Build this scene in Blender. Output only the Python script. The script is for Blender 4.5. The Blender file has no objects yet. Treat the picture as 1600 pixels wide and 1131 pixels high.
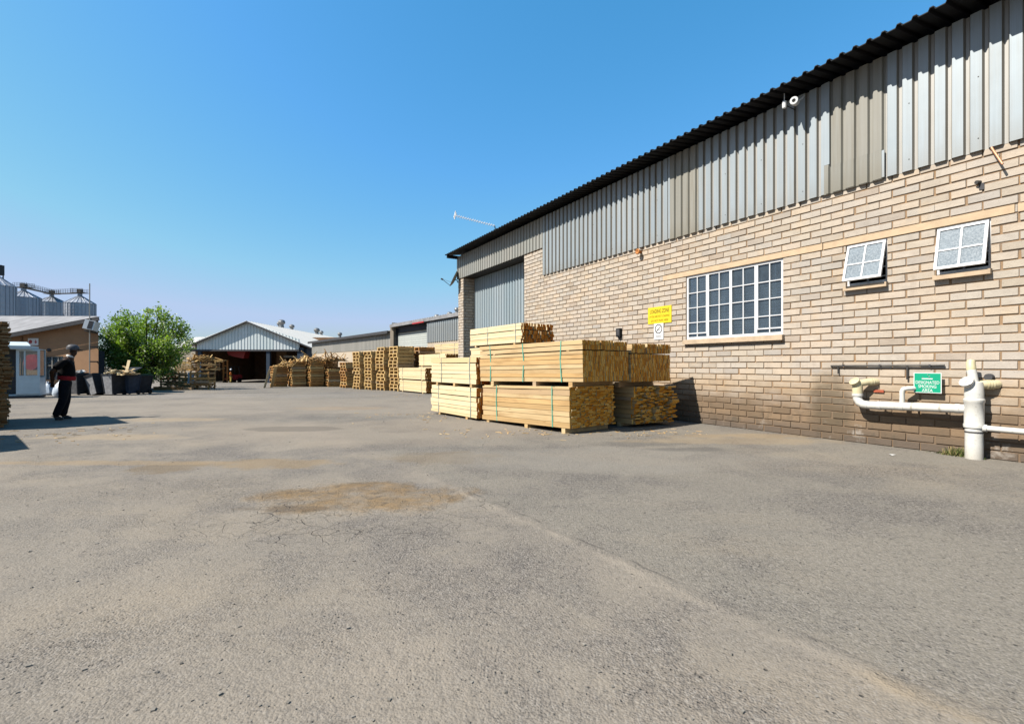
import bpy, bmesh, math, random
from mathutils import Matrix, Vector

# ------------------------------------------------------------------ camera, sky, sun, exposure
scene = bpy.context.scene
COL = scene.collection
F_PX, CX, HZ = 754.0, 800.0, 571.0          # focal length and horizon of the 1600 px photograph
EYE = 1.2
cam_data = bpy.data.cameras.new("camera")
cam = bpy.data.objects.new("camera", cam_data)
COL.objects.link(cam)
cam.location = (0, 0, EYE)
cam.rotation_euler = (math.radians(90), 0, 0)
cam_data.sensor_width = 36.0
cam_data.lens = 36.0 * F_PX / 1600.0
cam_data.shift_y = (HZ - 565.5) / 1600.0
cam_data.clip_start = 0.05
cam_data.clip_end = 3000
scene.camera = cam

SUN_EL = math.radians(47)
SUN_FROM = Vector((-0.914, -0.405, 0)).normalized()
SKY, EXPO = 0.069, 2.46                       # sky strength, and 2 ** exposure
world = bpy.data.worlds.new("World")
scene.world = world
world.use_nodes = True
wn = world.node_tree
bg = wn.nodes["Background"]
sky = wn.nodes.new("ShaderNodeTexSky")
sky.sky_type = 'NISHITA'
sky.sun_disc = False
sky.sun_elevation = SUN_EL
sky.sun_rotation = math.atan2(SUN_FROM.x, SUN_FROM.y)
sky.altitude = 0
sky.air_density = 1.5
sky.dust_density = 1.0
sky.ozone_density = 6.0
# a clear high-veld sky: the same sky with a deeper blue response per channel
def _m(op, a, b):
    k = wn.nodes.new("ShaderNodeMath"); k.operation = op
    for i, v in enumerate((a, b)):
        if isinstance(v, bpy.types.NodeSocket): wn.links.new(v, k.inputs[i])
        else: k.inputs[i].default_value = v
    return k.outputs[0]
sep = wn.nodes.new("ShaderNodeSeparateColor"); com = wn.nodes.new("ShaderNodeCombineColor")
wn.links.new(sky.outputs[0], sep.inputs[0])
for i, (gain, ex) in enumerate(((1.48, 1.48), (1.03, 0.80), (1.45, 0.90))):
    v = _m('POWER', _m('MULTIPLY', sep.outputs[i], 0.1332), ex)
    v = _m('MINIMUM', _m('MULTIPLY', v, gain), (0.48, 0.62, 0.87)[i])      # no blown aureole round the sun
    wn.links.new(_m('MULTIPLY', v, 1 / (SKY * EXPO)), com.inputs[i])
wn.links.new(com.outputs[0], bg.inputs[0])
bg.inputs[1].default_value = SKY
sun_data = bpy.data.lights.new("sun", 'SUN')
sun_data.energy = 5.0
sun_data.angle = math.radians(0.5)
sun_data.color = (1.0, 0.94, 0.85)
sun = bpy.data.objects.new("sun", sun_data)
COL.objects.link(sun)
to_sun = Vector((SUN_FROM.x * math.cos(SUN_EL), SUN_FROM.y * math.cos(SUN_EL), math.sin(SUN_EL)))
sun.rotation_euler = to_sun.to_track_quat('Z', 'Y').to_euler()
sun.location = (0, 0, 40)
scene.view_settings.view_transform = 'Standard'
scene.view_settings.look = 'None'
scene.view_settings.exposure = 1.3
scene.view_settings.gamma = 1.0
scene.view_settings.use_curve_mapping = False

R = random.Random(7)
U = lambda a, b: R.uniform(a, b)

# ------------------------------------------------------------------ placing helpers
def gz(Y):
    """height of the yard: level near the warehouse, falling gently beyond"""
    z = 0.0
    if Y > 11: z -= 0.012 * (min(Y, 30) - 11)
    if Y > 30: z -= 0.025 * (min(Y, 70) - 30)
    return z
def GR(x, y):
    """ground point under a photograph pixel"""
    dy = y - HZ
    Y = 905.0 / dy
    if Y > 11: Y = 805.3 / (dy - 9.05)
    if Y > 30: Y = 511.2 / (dy - 18.85)
    return ((x - CX) / F_PX * Y, Y, gz(Y))
def AT(x, y, Y):
    return ((x - CX) / F_PX * Y, Y, EYE + (HZ - y) / F_PX * Y)
# warehouse wall frame: s runs along the wall away from the camera, o out of the wall into the yard
TH = math.atan2(0.8612, -0.5083)
WS = Vector((-0.5083, 0.8612, 0)); WO = Vector((-0.8612, -0.5083, 0)); W0 = Vector((9.816, 0, 0))
def Wp(s, o, z):
    return W0 + WS * s + WO * o + Vector((0, 0, z))
def SO(x, y, o):
    t = (x - CX) / F_PX
    s = (9.816 - 0.8612 * o + 0.5083 * o * t) / (0.5083 + 0.8612 * t)
    Y = 0.8612 * s - 0.5083 * o
    return s, EYE + (HZ - y) * Y / F_PX

# ------------------------------------------------------------------ mesh builder
class MB:
    def __init__(self):
        self.v = []; self.f = []; self.mi = []; self.r = []
    def face(self, pts, mi=0, r=None):
        n = len(self.v); self.v += [tuple(p) for p in pts]
        self.f.append(list(range(n, n + len(pts)))); self.mi.append(mi); self.r.append(R.random() if r is None else r)
    def box(self, x0, x1, y0, y1, z0, z1, mi=0, r=None, end=None, T=None, skip=()):
        if r is None: r = R.random()
        c = [(x0, y0, z0), (x1, y0, z0), (x1, y1, z0), (x0, y1, z0), (x0, y0, z1), (x1, y0, z1), (x1, y1, z1), (x0, y1, z1)]
        if T is not None: c = [tuple(T @ Vector(p)) for p in c]
        n = len(self.v); self.v += c
        fs = {'b': (0, 3, 2, 1), 't': (4, 5, 6, 7), 'y0': (0, 1, 5, 4), 'x1': (1, 2, 6, 5), 'y1': (2, 3, 7, 6), 'x0': (3, 0, 4, 7)}
        for k, q in fs.items():
            if k in skip: continue
            self.f.append([n + i for i in q])
            self.mi.append(end if (end is not None and k in ('x0', 'x1')) else mi)
            self.r.append(r)
    def plank(self, x0, x1, y0, y1, z0, z1, dy, dz, bow, mi=0, end=None):
        """a sawn board along x, slightly crooked: three stations, the far one shifted by dy, dz and the middle bowed"""
        r = R.random(); n = len(self.v)
        for t in (0, .5, 1):
            x = x0 + (x1 - x0) * t; oy = dy * t + (bow if t == .5 else 0); oz = dz * t
            self.v += [(x, y0 + oy, z0 + oz), (x, y1 + oy, z0 + oz), (x, y1 + oy, z1 + oz), (x, y0 + oy, z1 + oz)]
        for k in (0, 4):
            for i in range(4):
                j = (i + 1) % 4; self.f.append([n + k + i, n + k + j, n + k + 4 + j, n + k + 4 + i]); self.mi.append(mi); self.r.append(r)
        e = mi if end is None else end
        self.f.append([n + 3, n + 2, n + 1, n]); self.f.append([n + 8, n + 9, n + 10, n + 11]); self.mi += [e, e]; self.r += [r, r]
    def bar(self, a, b, w, h=None, mi=0, r=None, up=(0, 0, 1)):
        """square bar from a to b"""
        h = w if h is None else h
        a = Vector(a); b = Vector(b); d = b - a; L = d.length
        if L < 1e-6: return
        x = d / L; u = Vector(up)
        if abs(x.dot(u)) > 0.99: u = Vector((0, 1, 0))
        y = u.cross(x).normalized(); z = x.cross(y)
        T = Matrix((( x.x, y.x, z.x, a.x), (x.y, y.y, z.y, a.y), (x.z, y.z, z.z, a.z), (0, 0, 0, 1)))
        self.box(0, L, -w / 2, w / 2, -h / 2, h / 2, mi, r, T=T)
    def tube(self, pts, rad, n=10, mi=0, caps=True, r=None):
        pts = [Vector(p) for p in pts]
        rads = rad if isinstance(rad, (list, tuple)) else [rad] * len(pts)
        rr = R.random() if r is None else r
        t0 = (pts[1] - pts[0]).normalized()
        a = Vector((0, 0, 1)) if abs(t0.z) < 0.9 else Vector((1, 0, 0))
        nx = t0.cross(a).normalized(); base = len(self.v)
        prev = t0
        for i, p in enumerate(pts):
            if i == 0: t = t0
            elif i == len(pts) - 1: t = (pts[i] - pts[i - 1]).normalized()
            else: t = ((pts[i + 1] - pts[i]).normalized() + (pts[i] - pts[i - 1]).normalized()).normalized()
            q = prev.rotation_difference(t); nx = (q @ nx).normalized(); prev = t
            ny = t.cross(nx)
            for k in range(n):
                an = 2 * math.pi * k / n
                self.v.append(tuple(p + (nx * math.cos(an) + ny * math.sin(an)) * rads[i]))
        for i in range(len(pts) - 1):
            for k in range(n):
                a0 = base + i * n + k; a1 = base + i * n + (k + 1) % n
                self.f.append([a0, a1, a1 + n, a0 + n]); self.mi.append(mi); self.r.append(rr)
        if caps:
            self.f.append([base + k for k in reversed(range(n))]); self.mi.append(mi); self.r.append(rr)
            e = base + (len(pts) - 1) * n
            self.f.append([e + k for k in range(n)]); self.mi.append(mi); self.r.append(rr)
    def lathe(self, prof, n=20, T=None, mi=0, r=None):
        rr = R.random() if r is None else r
        base = len(self.v)
        for (rad, z) in prof:
            for k in range(n):
                an = 2 * math.pi * k / n
                p = Vector((rad * math.cos(an), rad * math.sin(an), z))
                self.v.append(tuple(T @ p if T is not None else p))
        for i in range(len(prof) - 1):
            for k in range(n):
                a0 = base + i * n + k; a1 = base + i * n + (k + 1) % n
                self.f.append([a0, a1, a1 + n, a0 + n]); self.mi.append(mi); self.r.append(rr)
    def prism(self, poly, d, mi=0, r=None, T=None):
        """polygon in x,z pushed along y from 0 to d"""
        rr = R.random() if r is None else r
        n = len(poly); base = len(self.v)
        for y in (0, d):
            for (x, z) in poly:
                p = Vector((x, y, z)); self.v.append(tuple(T @ p if T is not None else p))
        self.f.append([base + k for k in range(n)]); self.f.append([base + n + k for k in reversed(range(n))])
        for k in range(n):
            j = (k + 1) % n
            self.f.append([base + j, base + k, base + n + k, base + n + j])
        self.mi += [mi] * (n + 2); self.r += [rr] * (n + 2)
    def build(self, name, mats, parent=None, smooth=False, loc=None):
        me = bpy.data.meshes.new(name)
        me.from_pydata(self.v, [], self.f)
        for m in (mats if isinstance(mats, (list, tuple)) else [mats]): me.materials.append(m)
        me.polygons.foreach_set("material_index", self.mi)
        at = me.attributes.new("rnd", 'FLOAT', 'FACE')
        at.data.foreach_set("value", self.r)
        if smooth:
            me.polygons.foreach_set("use_smooth", [True] * len(self.f))
            try: me.set_sharp_from_angle(angle=math.radians(40))
            except Exception: pass
        me.update()
        o = bpy.data.objects.new(name, me)
        COL.objects.link(o)
        if parent is not None: o.parent = parent
        if loc is not None: o.location = loc
        return o

def thing(name, label, cat, loc=(0, 0, 0), rz=0.0, group=None):
    o = bpy.data.objects.new(name, None); COL.objects.link(o)
    o.empty_display_size = 0.2
    o.location = loc; o.rotation_euler = (0, 0, rz)
    o["label"] = label; o["category"] = cat
    if group: o["group"] = group
    return o
def tag(o, label, cat, group=None):
    o["label"] = label; o["category"] = cat
    if group: o["group"] = group
    return o
def copy_tree(root, loc, rz, label, group=None):
    c = root.copy(); COL.objects.link(c); c.location = loc; c.rotation_euler = (0, 0, rz)
    c["label"] = label
    if group: c["group"] = group
    for ch in [o for o in bpy.data.objects if o.parent == root]:
        k = ch.copy(); COL.objects.link(k); k.parent = c
        for g in [o for o in bpy.data.objects if o.parent == ch]:
            q = g.copy(); COL.objects.link(q); q.parent = k
    return c
def text_mesh(name, body, size, mat, parent, M, align='CENTER', sx=1.0, bold=0.0, width=None):
    cu = bpy.data.curves.new(name, 'FONT'); cu.body = body; cu.size = size
    cu.align_x = align; cu.align_y = 'CENTER'; cu.extrude = 0.0008; cu.offset = bold
    t = bpy.data.objects.new(name, cu); COL.objects.link(t)
    dg = bpy.context.evaluated_depsgraph_get()
    me = bpy.data.meshes.new_from_object(t.evaluated_get(dg))
    bpy.data.objects.remove(t)
    me.materials.clear(); me.materials.append(mat)
    o = bpy.data.objects.new(name, me); COL.objects.link(o); o.parent = parent
    if width:
        xs_ = [v.co.x for v in me.vertices]; sx = width / (max(xs_) - min(xs_))
    me.transform(Matrix.Diagonal((sx, 1, 1, 1))); me.transform(M)
    return o
WALLTXT = lambda x, y, z: Matrix(((-1, 0, 0, x), (0, 0, 1, y), (0, 1, 0, z), (0, 0, 0, 1)))
FRONTTXT = lambda x, y, z: Matrix(((1, 0, 0, x), (0, 0, -1, y), (0, 1, 0, z), (0, 0, 0, 1)))
ORD = ["topmost", "second", "third", "fourth", "fifth", "sixth", "seventh", "eighth", "ninth", "tenth", "eleventh", "twelfth", "thirteenth", "fourteenth"]

# ------------------------------------------------------------------ node helper and materials
ALB = 0.56        # one reflectance level for the bright exposure above
class NT:
    def __init__(self, name):
        self.m = bpy.data.materials.new(name); self.m.use_nodes = True
        self.t = self.m.node_tree; self.b = self.t.nodes["Principled BSDF"]; self.out = self.t.nodes["Material Output"]
    def put(self, sock, v):
        if isinstance(v, bpy.types.NodeSocket): self.t.links.new(v, sock)
        elif isinstance(v, (tuple, list)) and sock.type == 'RGBA' and len(v) == 3: sock.default_value = (*v, 1)
        else: sock.default_value = v
    def n(self, typ, ins=None, **pr):
        k = self.t.nodes.new("ShaderNode" + typ)
        for a, b in pr.items(): setattr(k, a, b)
        for a, b in (ins or {}).items(): self.put(k.inputs[a], b)
        return k
    def math(self, op, a, b=0.0, c=0.0, clamp=False):
        k = self.n("Math", {0: a, 1: b, 2: c}, operation=op, use_clamp=clamp); return k.outputs[0]
    def mix(self, f, a, b, mode='MIX'):
        k = self.n("Mix", None, data_type='RGBA', blend_type=mode)
        self.put(k.inputs[0], f); self.put(k.inputs[6], a); self.put(k.inputs[7], b); return k.outputs[2]
    def ramp(self, f, stops, interp='LINEAR'):
        k = self.n("ValToRGB", {0: f}); cr = k.color_ramp; cr.interpolation = interp
        while len(cr.elements) < len(stops): cr.elements.new(0.5)
        for e, (p, c) in zip(cr.elements, stops):
            e.position = p; e.color = (*c, 1) if len(c) == 3 else c
        return k.outputs[0]
    def obj(self): return self.n("TexCoord").outputs["Object"]
    def map(self, v, scale=(1, 1, 1), loc=(0, 0, 0)):
        return self.n("Mapping", {"Vector": v, "Scale": scale, "Location": loc}).outputs[0]
    def noise(self, v, scale, detail=4, rough=0.55, dist=0.0):
        return self.n("TexNoise", {"Vector": v, "Scale": scale, "Detail": detail, "Roughness": rough, "Distortion": dist}).outputs[0]
    def voro(self, v, scale, feature='F1', out="Distance"):
        return self.n("TexVoronoi", {"Vector": v, "Scale": scale}, feature=feature).outputs[out]
    def rng(self, v, a, b, c=0.0, d=1.0):
        return self.n("MapRange", {0: v, 1: a, 2: b, 3: c, 4: d}, clamp=True).outputs[0]
    def attr(self, name="rnd"): return self.n("Attribute", attribute_name=name).outputs["Fac"]
    def orand(self): return self.n("ObjectInfo").outputs["Random"]
    def bump(self, h, strength=0.3, dist=0.01):
        return self.n("Bump", {"Height": h, "Strength": strength, "Distance": dist}).outputs[0]
    def done(self, col=None, rough=0.8, metal=0.0, normal=None, spec=None):
        if col is not None:
            if not isinstance(col, bpy.types.NodeSocket): col = tuple(c * ALB for c in col[:3])
            else: col = self.mix(1.0, col, (ALB, ALB, ALB), 'MULTIPLY')
            self.put(self.b.inputs["Base Color"], col)
        self.put(self.b.inputs["Roughness"], rough); self.put(self.b.inputs["Metallic"], metal)
        if normal is not None: self.put(self.b.inputs["Normal"], normal)
        if spec is not None: self.put(self.b.inputs["Specular IOR Level"], spec)
        return self.m
MAT = {}
def plain(key, col, rough=0.7, metal=0.0, var=0.12, scale=6.0, bump=0.0, spec=None):
    """a painted or bare surface with slight mottling"""
    k = NT(key); v = k.obj(); nz = k.noise(v, scale, 5)
    dark = tuple(c * (1 - var) for c in col); light = tuple(min(1, c * (1 + var)) for c in col)
    c = k.mix(k.rng(nz, 0.3, 0.7), dark, light)
    nr = k.bump(k.noise(v, scale * 6, 3), bump, 0.01) if bump else None
    MAT[key] = k.done(c, rough, metal, nr, (0.12 if rough >= 0.5 else 0.4) if spec is None else spec); return MAT[key]

def mat_brick():
    k = NT("face_brick"); v = k.obj(); a = k.attr()
    c = k.ramp(a, [(0.0, (0.475, 0.41, 0.325)), (0.2, (0.575, 0.50, 0.40)), (0.42, (0.52, 0.47, 0.40)), (0.6, (0.61, 0.50, 0.375)), (0.78, (0.565, 0.505, 0.425)), (0.9, (0.45, 0.42, 0.375)), (1.0, (0.42, 0.345, 0.265))])
    n1 = k.noise(v, 9, 6, 0.65); n2 = k.noise(v, 55, 3); n3 = k.noise(v, 0.9, 4)
    c = k.mix(k.rng(n1, 0.25, 0.75, 0, 0.5), c, k.mix(1.0, c, (0.62, 0.60, 0.60), 'MULTIPLY'))
    c = k.mix(k.rng(n3, 0.35, 0.65, 0, 0.3), c, (0.57, 0.485, 0.42))
    blot = k.noise(v, 3.4, 5, 0.7)
    c = k.mix(k.rng(blot, 0.50, 0.72, 0, 0.45), c, (0.38, 0.335, 0.285))
    c = k.mix(k.rng(k.noise(v, 2.1, 4, 0.6), 0.56, 0.7, 0, 0.45), c, (0.62, 0.47, 0.31))
    run = k.noise(k.map(v, (7.0, 7.0, 0.22)), 1.3, 5, 0.65)
    c = k.mix(k.math('MULTIPLY', k.rng(run, 0.56, 0.74), k.rng(n3, 0.40, 0.62, 0.0, 0.38)), c, (0.27, 0.21, 0.16))
    pit = k.rng(k.voro(v, 38), 0.05, 0.16, 1, 0)
    pit = k.math('MULTIPLY', pit, k.rng(n2, 0.5, 0.62))
    c = k.mix(k.math('MULTIPLY', pit, 0.55), c, (0.12, 0.08, 0.05))
    z = k.n("SeparateXYZ", {0: v})
    zz = z.outputs[2]; ss = z.outputs[0]
    # weathered plinth below the damp course, streaks and the stain left of the drain
    nz = k.noise(k.map(v, (1.2, 1, 2.2)), 1.6, 5, 0.6)
    low = k.rng(k.math('ADD', zz, k.math('MULTIPLY', k.math('SUBTRACT', nz, 0.5), 0.7)), 0.98, 0.45)
    c = k.mix(k.math('MULTIPLY', low, 0.92), c, k.mix(n1, (0.27, 0.175, 0.095), (0.20, 0.14, 0.09)))
    mid = k.rng(k.math('ABSOLUTE', k.math('SUBTRACT', zz, 0.86)), 0.22, 0.05)
    c = k.mix(k.math('MULTIPLY', mid, 0.30), c, (0.50, 0.32, 0.14))
    ds = k.math('DIVIDE', k.math('SUBTRACT', ss, 9.12), 0.42); dz = k.math('DIVIDE', k.math('SUBTRACT', zz, 0.55), 0.62)
    st = k.math('ADD', k.math('ADD', k.math('MULTIPLY', ds, ds), k.math('MULTIPLY', dz, dz)), k.math('MULTIPLY', k.math('SUBTRACT', nz, 0.5), 2.2))
    c = k.mix(k.rng(st, 1.1, 0.2, 0, 0.72), c, (0.11, 0.088, 0.058))
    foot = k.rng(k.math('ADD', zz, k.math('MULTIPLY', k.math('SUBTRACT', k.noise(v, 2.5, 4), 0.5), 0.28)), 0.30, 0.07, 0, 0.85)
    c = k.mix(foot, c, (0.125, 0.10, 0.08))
    dk = k.math('MULTIPLY', k.rng(k.math('FRACT', k.math('MULTIPLY', a, 7.3)), 0.55, 0.86), k.rng(k.math('ADD', zz, k.math('MULTIPLY', nz, 0.3)), 0.95, 0.62))
    c = k.mix(k.math('MULTIPLY', dk, 0.62), c, (0.16, 0.115, 0.075))
    ef = k.math('MULTIPLY', k.rng(k.noise(v, 2.6, 5, 0.7), 0.58, 0.68), k.rng(zz, 0.60, 0.2))
    c = k.mix(k.math('MULTIPLY', ef, 0.5), c, (0.50, 0.46, 0.41))
    spl = k.math('MULTIPLY', k.rng(k.noise(v, 4.2, 5, 0.7), 0.54, 0.64), k.rng(zz, 0.75, 0.15))
    c = k.mix(k.math('MULTIPLY', spl, 0.65), c, (0.11, 0.09, 0.065))
    nr = k.bump(k.math('SUBTRACT', k.math('ADD', n1, k.math('MULTIPLY', n2, 0.6)), pit), 0.7, 0.008)
    MAT["brick"] = k.done(c, 0.92, 0, nr, 0.2)
def mat_mortar():
    k = NT("mortar"); v = k.obj(); n1 = k.noise(v, 5, 5); n2 = k.noise(v, 90, 3)
    c = k.mix(k.rng(n1, 0.35, 0.65), (0.37, 0.235, 0.13), (0.30, 0.225, 0.16))
    z = k.n("SeparateXYZ", {0: v}).outputs[2]
    c = k.mix(k.rng(z, 0.8, 0.3, 0, 0.7), c, (0.17, 0.12, 0.08))
    MAT["mortar"] = k.done(c, 0.95, 0, k.bump(n2, 0.6, 0.01), 0.1)
def mat_sheet(key, c1, c2, dirt, dirtamt, rough=0.5, metal=0.25, zlow=None):
    k = NT(key); v = k.obj(); a = k.attr()
    c = k.mix(k.rng(a, 0, 1), c1, c2)
    n1 = k.noise(k.map(v, (9, 9, 0.35)), 1.6, 5, 0.6); n2 = k.noise(v, 1.3, 5)
    fl = k.noise(k.map(v, (38, 38, 0.12)), 1.5, 3, 0.6)
    c = k.mix(k.rng(fl, 0.3, 0.7, 0, 0.28), c, tuple(x * 0.72 for x in c1))
    f = k.math('MULTIPLY', k.rng(n1, 0.42, 0.75), k.rng(n2, 0.3, 0.7))
    c = k.mix(k.math('MULTIPLY', f, dirtamt), c, dirt)
    if zlow is not None:
        z = k.n("SeparateXYZ", {0: v}).outputs[2]
        g = k.math('MULTIPLY', k.rng(k.math('ADD', z, k.math('MULTIPLY', n1, 0.5)), zlow + 0.55, zlow + 0.2), 0.35)
        c = k.mix(g, c, dirt)
    rg = k.rng(n2, 0.2, 0.8, rough - 0.1, rough + 0.12)
    MAT[key] = k.done(c, rg, metal, k.bump(k.noise(v, 3, 2), 0.06, 0.02), 0.35)
def mat_timber(key, c1, c2, c3, grain=(0.5, 15, 15), amt=0.5):
    k = NT(key); v = k.obj(); a = k.attr(); ri = k.orand()
    aa = k.math('FRACT', k.math('ADD', a, k.math('MULTIPLY', ri, 3.7)))
    c = k.ramp(aa, [(0.0, c1), (0.45, c2), (0.8, c3), (1.0, c1)])
    off = k.n("CombineXYZ", {0: k.math('MULTIPLY', aa, 17.0), 1: k.math('MULTIPLY', aa, 5.0), 2: 0.0}).outputs[0]
    vv = k.n("VectorMath", {0: v, 1: off}, operation='ADD').outputs[0]
    g = k.noise(k.map(vv, grain), 2.4, 5, 0.6, 0.6)
    c = k.mix(k.rng(g, 0.45, 0.8, 0, amt), c, tuple(x * 0.55 for x in c1))
    kn = k.rng(k.voro(k.map(vv, (1.6, 9, 9)), 1.0), 0.04, 0.10, 0.6, 0)
    c = k.mix(kn, c, (0.20, 0.09, 0.03))
    lg = k.noise(k.map(vv, (1.1, 4, 4)), 1.3, 4, 0.6)
    c = k.mix(k.rng(lg, 0.5, 0.72, 0, amt), c, tuple(x * q for x, q in zip(c1, (0.72, 0.68, 0.66))))
    c = k.mix(k.rng(aa, 0.86, 0.97, 0, 0.5), c, (0.50, 0.42, 0.33))
    MAT[key] = k.done(c, 0.75, 0, k.bump(g, 0.2, 0.004), 0.25)
def mat_end(key, c1, c2, c3):
    k = NT(key); v = k.obj(); a = k.attr()
    c = k.ramp(a, [(0.0, c1), (0.5, c2), (1.0, c3)])
    n1 = k.noise(v, 60, 3); n2 = k.noise(v, 5, 3)
    c = k.mix(k.rng(n1, 0.4, 0.7, 0, 0.6), c, tuple(x * 0.45 for x in c1))
    c = k.mix(k.rng(n2, 0.5, 0.7, 0, 0.3), c, tuple(x * 0.5 for x in c2))
    MAT[key] = k.done(c, 0.85, 0, k.bump(n1, 0.3, 0.004), 0.15)
def mat_ground():
    k = NT("yard_asphalt"); v = k.obj(); sp = k.n("SeparateXYZ", {0: v}); X, Y = sp.outputs[0], sp.outputs[1]
    big = k.noise(v, 0.22, 6, 0.6); med = k.noise(v, 1.1, 6, 0.65); sm = k.noise(v, 7, 5, 0.7); fine = k.noise(v, 60, 3, 0.7)
    vor = k.n("TexVoronoi", {"Vector": v, "Scale": 95.0}); grain = vor.outputs["Color"]; gd = vor.outputs["Distance"]
    vor2 = k.n("TexVoronoi", {"Vector": v, "Scale": 42.0}); gd2 = vor2.outputs["Distance"]
    gv = k.n("SeparateXYZ", {0: grain}).outputs[0]
    # long joint running away from the right foreground: coarser, greyer asphalt to its right
    wob = k.math('MULTIPLY', k.math('SUBTRACT', k.noise(v, 1.6, 4), 0.5), 0.22)
    d = k.math('ADD', k.math('SUBTRACT', X, k.math('MULTIPLY_ADD', Y, -0.68, 2.70)), wob)
    d = k.math('MULTIPLY', d, 0.83)
    right = k.rng(d, -0.05, 0.12)
    dusty = k.mix(k.rng(med, 0.3, 0.7), (0.298, 0.257, 0.207), (0.238, 0.210, 0.174))
    grey = k.mix(k.rng(med, 0.3, 0.7), (0.258, 0.231, 0.190), (0.222, 0.201, 0.168))
    c = k.mix(k.math('MULTIPLY', right, 0.9), dusty, grey)
    # broad worn and dusty areas, drawn out across the yard
    wv0 = k.map(v, (0.75, 1.0, 1)); w1 = k.noise(wv0, 0.55, 6, 0.62, 0.4); w2 = k.noise(k.map(v, (1, 1, 1), (9, 4, 0)), 1.5, 5, 0.65, 0.5)
    worn = k.rng(k.math('ADD', k.math('MULTIPLY', w1, 0.6), k.math('MULTIPLY', w2, 0.4)), 0.47, 0.60)
    c = k.mix(k.math('MULTIPLY', worn, 0.62), c, (0.165, 0.148, 0.138))
    c = k.mix(k.rng(big, 0.40, 0.62, 0, 0.35), c, (0.180, 0.164, 0.142))
    c = k.mix(k.rng(k.noise(k.map(v, (0.55, 1.0, 1), (7, 3, 0)), 0.6, 5, 0.6), 0.52, 0.70, 0, 0.5), c, (0.315, 0.262, 0.195))
    amt = k.math('MULTIPLY_ADD', worn, 0.62, k.math('MULTIPLY_ADD', right, 0.22, 0.46))     # how much bare aggregate shows
    peb = k.noise(v, 34, 4, 0.75); peb2 = k.noise(v, 15, 4, 0.7)
    c = k.mix(k.math('MULTIPLY', k.rng(gv, 0.55, 1.0), k.math('MULTIPLY', amt, 0.55)), c, (0.38, 0.35, 0.31))
    c = k.mix(k.math('MULTIPLY', k.rng(peb, 0.50, 0.66), k.math('MULTIPLY', amt, 0.75)), c, (0.085, 0.078, 0.071))
    c = k.mix(k.math('MULTIPLY', k.rng(peb2, 0.52, 0.68), k.math('MULTIPLY', amt, 0.40)), c, (0.10, 0.093, 0.086))
    hole = k.math('MULTIPLY', k.rng(gd2, 0.30, 0.12), k.rng(k.noise(v, 23, 3), 0.50, 0.62))
    hole = k.math('MULTIPLY', hole, amt)
    c = k.mix(k.math('MULTIPLY', hole, 0.8), c, (0.06, 0.054, 0.048))
    spot = k.math('MULTIPLY', k.rng(k.voro(v, 9.0), 0.085, 0.045), k.rng(k.noise(v, 3.2, 3), 0.49, 0.55))   # sparse pits
    c = k.mix(k.math('MULTIPLY', spot, 0.75), c, (0.055, 0.05, 0.045))
    def patch(cx, cy, rx, ry, soft=0.35, nsc=2.2, namp=1.3):
        a = k.math('DIVIDE', k.math('SUBTRACT', X, cx), rx); b = k.math('DIVIDE', k.math('SUBTRACT', Y, cy), ry)
        q = k.math('ADD', k.math('MULTIPLY', a, a), k.math('MULTIPLY', b, b))
        q = k.math('ADD', q, k.math('MULTIPLY', k.math('SUBTRACT', k.noise(v, nsc, 5, 0.65), 0.5), namp * 2))
        return k.rng(q, 1.0, 1.0 - soft - 0.25)
    sand = None
    def add(f, amt, col):
        nonlocal c
        c = k.mix(k.math('MULTIPLY', f, amt), c, col)
    ochre = (0.300, 0.205, 0.100); pale = (0.37, 0.29, 0.195); dark = (0.105, 0.098, 0.092); earth = (0.21, 0.155, 0.095)
    P1 = patch(-1.36, 4.42, 1.02, 0.60, namp=1.6, nsc=1.7)
    add(k.math('MULTIPLY', P1, k.rng(k.noise(v, 3.2, 5, 0.7), 0.34, 0.56, 0.25, 1.0)), 0.80, k.mix(k.rng(sm, 0.35, 0.65), (0.285, 0.180, 0.080), (0.165, 0.118, 0.068)))
    add(k.math('MULTIPLY', P1, k.rng(k.noise(v, 6.0, 4, 0.7), 0.55, 0.66)), 0.65, (0.11, 0.088, 0.066))
    add(patch(-1.85, 4.05, 0.45, 0.10, nsc=5), 0.55, (0.115, 0.085, 0.058))
    add(patch(-4.05, 5.70, 0.42, 0.40, nsc=4), 0.62, earth)
    add(patch(-2.9, 5.9, 0.9, 0.35, nsc=3), 0.45, ochre)
    add(patch(-4.9, 5.95, 1.7, 0.17, nsc=2.5), 0.55, (0.34, 0.25, 0.15))
    add(patch(-0.9, 6.3, 0.8, 0.5, nsc=3), 0.40, earth)
    add(patch(-7.55, 10.7, 1.5, 0.42), 0.60, pale)
    add(patch(-6.7, 8.1, 1.25, 0.40), 0.60, pale)
    add(patch(-9.2, 7.3, 1.6, 0.35), 0.5, pale)
    add(patch(-4.15, 9.15, 1.0, 0.42, nsc=3, namp=0.6, soft=.1), 0.80, (0.075, 0.070, 0.066))
    add(patch(-4.9, 13.9, 1.5, 0.8, nsc=1.5), 0.5, (0.34, 0.235, 0.135))
    add(patch(-3.4, 12.0, 2.6, 0.22, nsc=1.5), 0.32, dark)
    add(patch(2.6, 6.9, 0.75, 0.22, nsc=3), 0.55, dark)
    add(patch(1.9, 7.4, 0.9, 0.3, nsc=3), 0.40, dark)
    add(patch(3.6, 7.7, 2.0, 0.42, nsc=2), 0.40, (0.37, 0.28, 0.17))
    add(patch(4.3, 8.25, 1.7, 0.28, nsc=2), 0.45, (0.36, 0.26, 0.145))
    add(patch(-14, 21, 10, 2.0, nsc=0.5), 0.35, (0.32, 0.29, 0.255))
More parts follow.
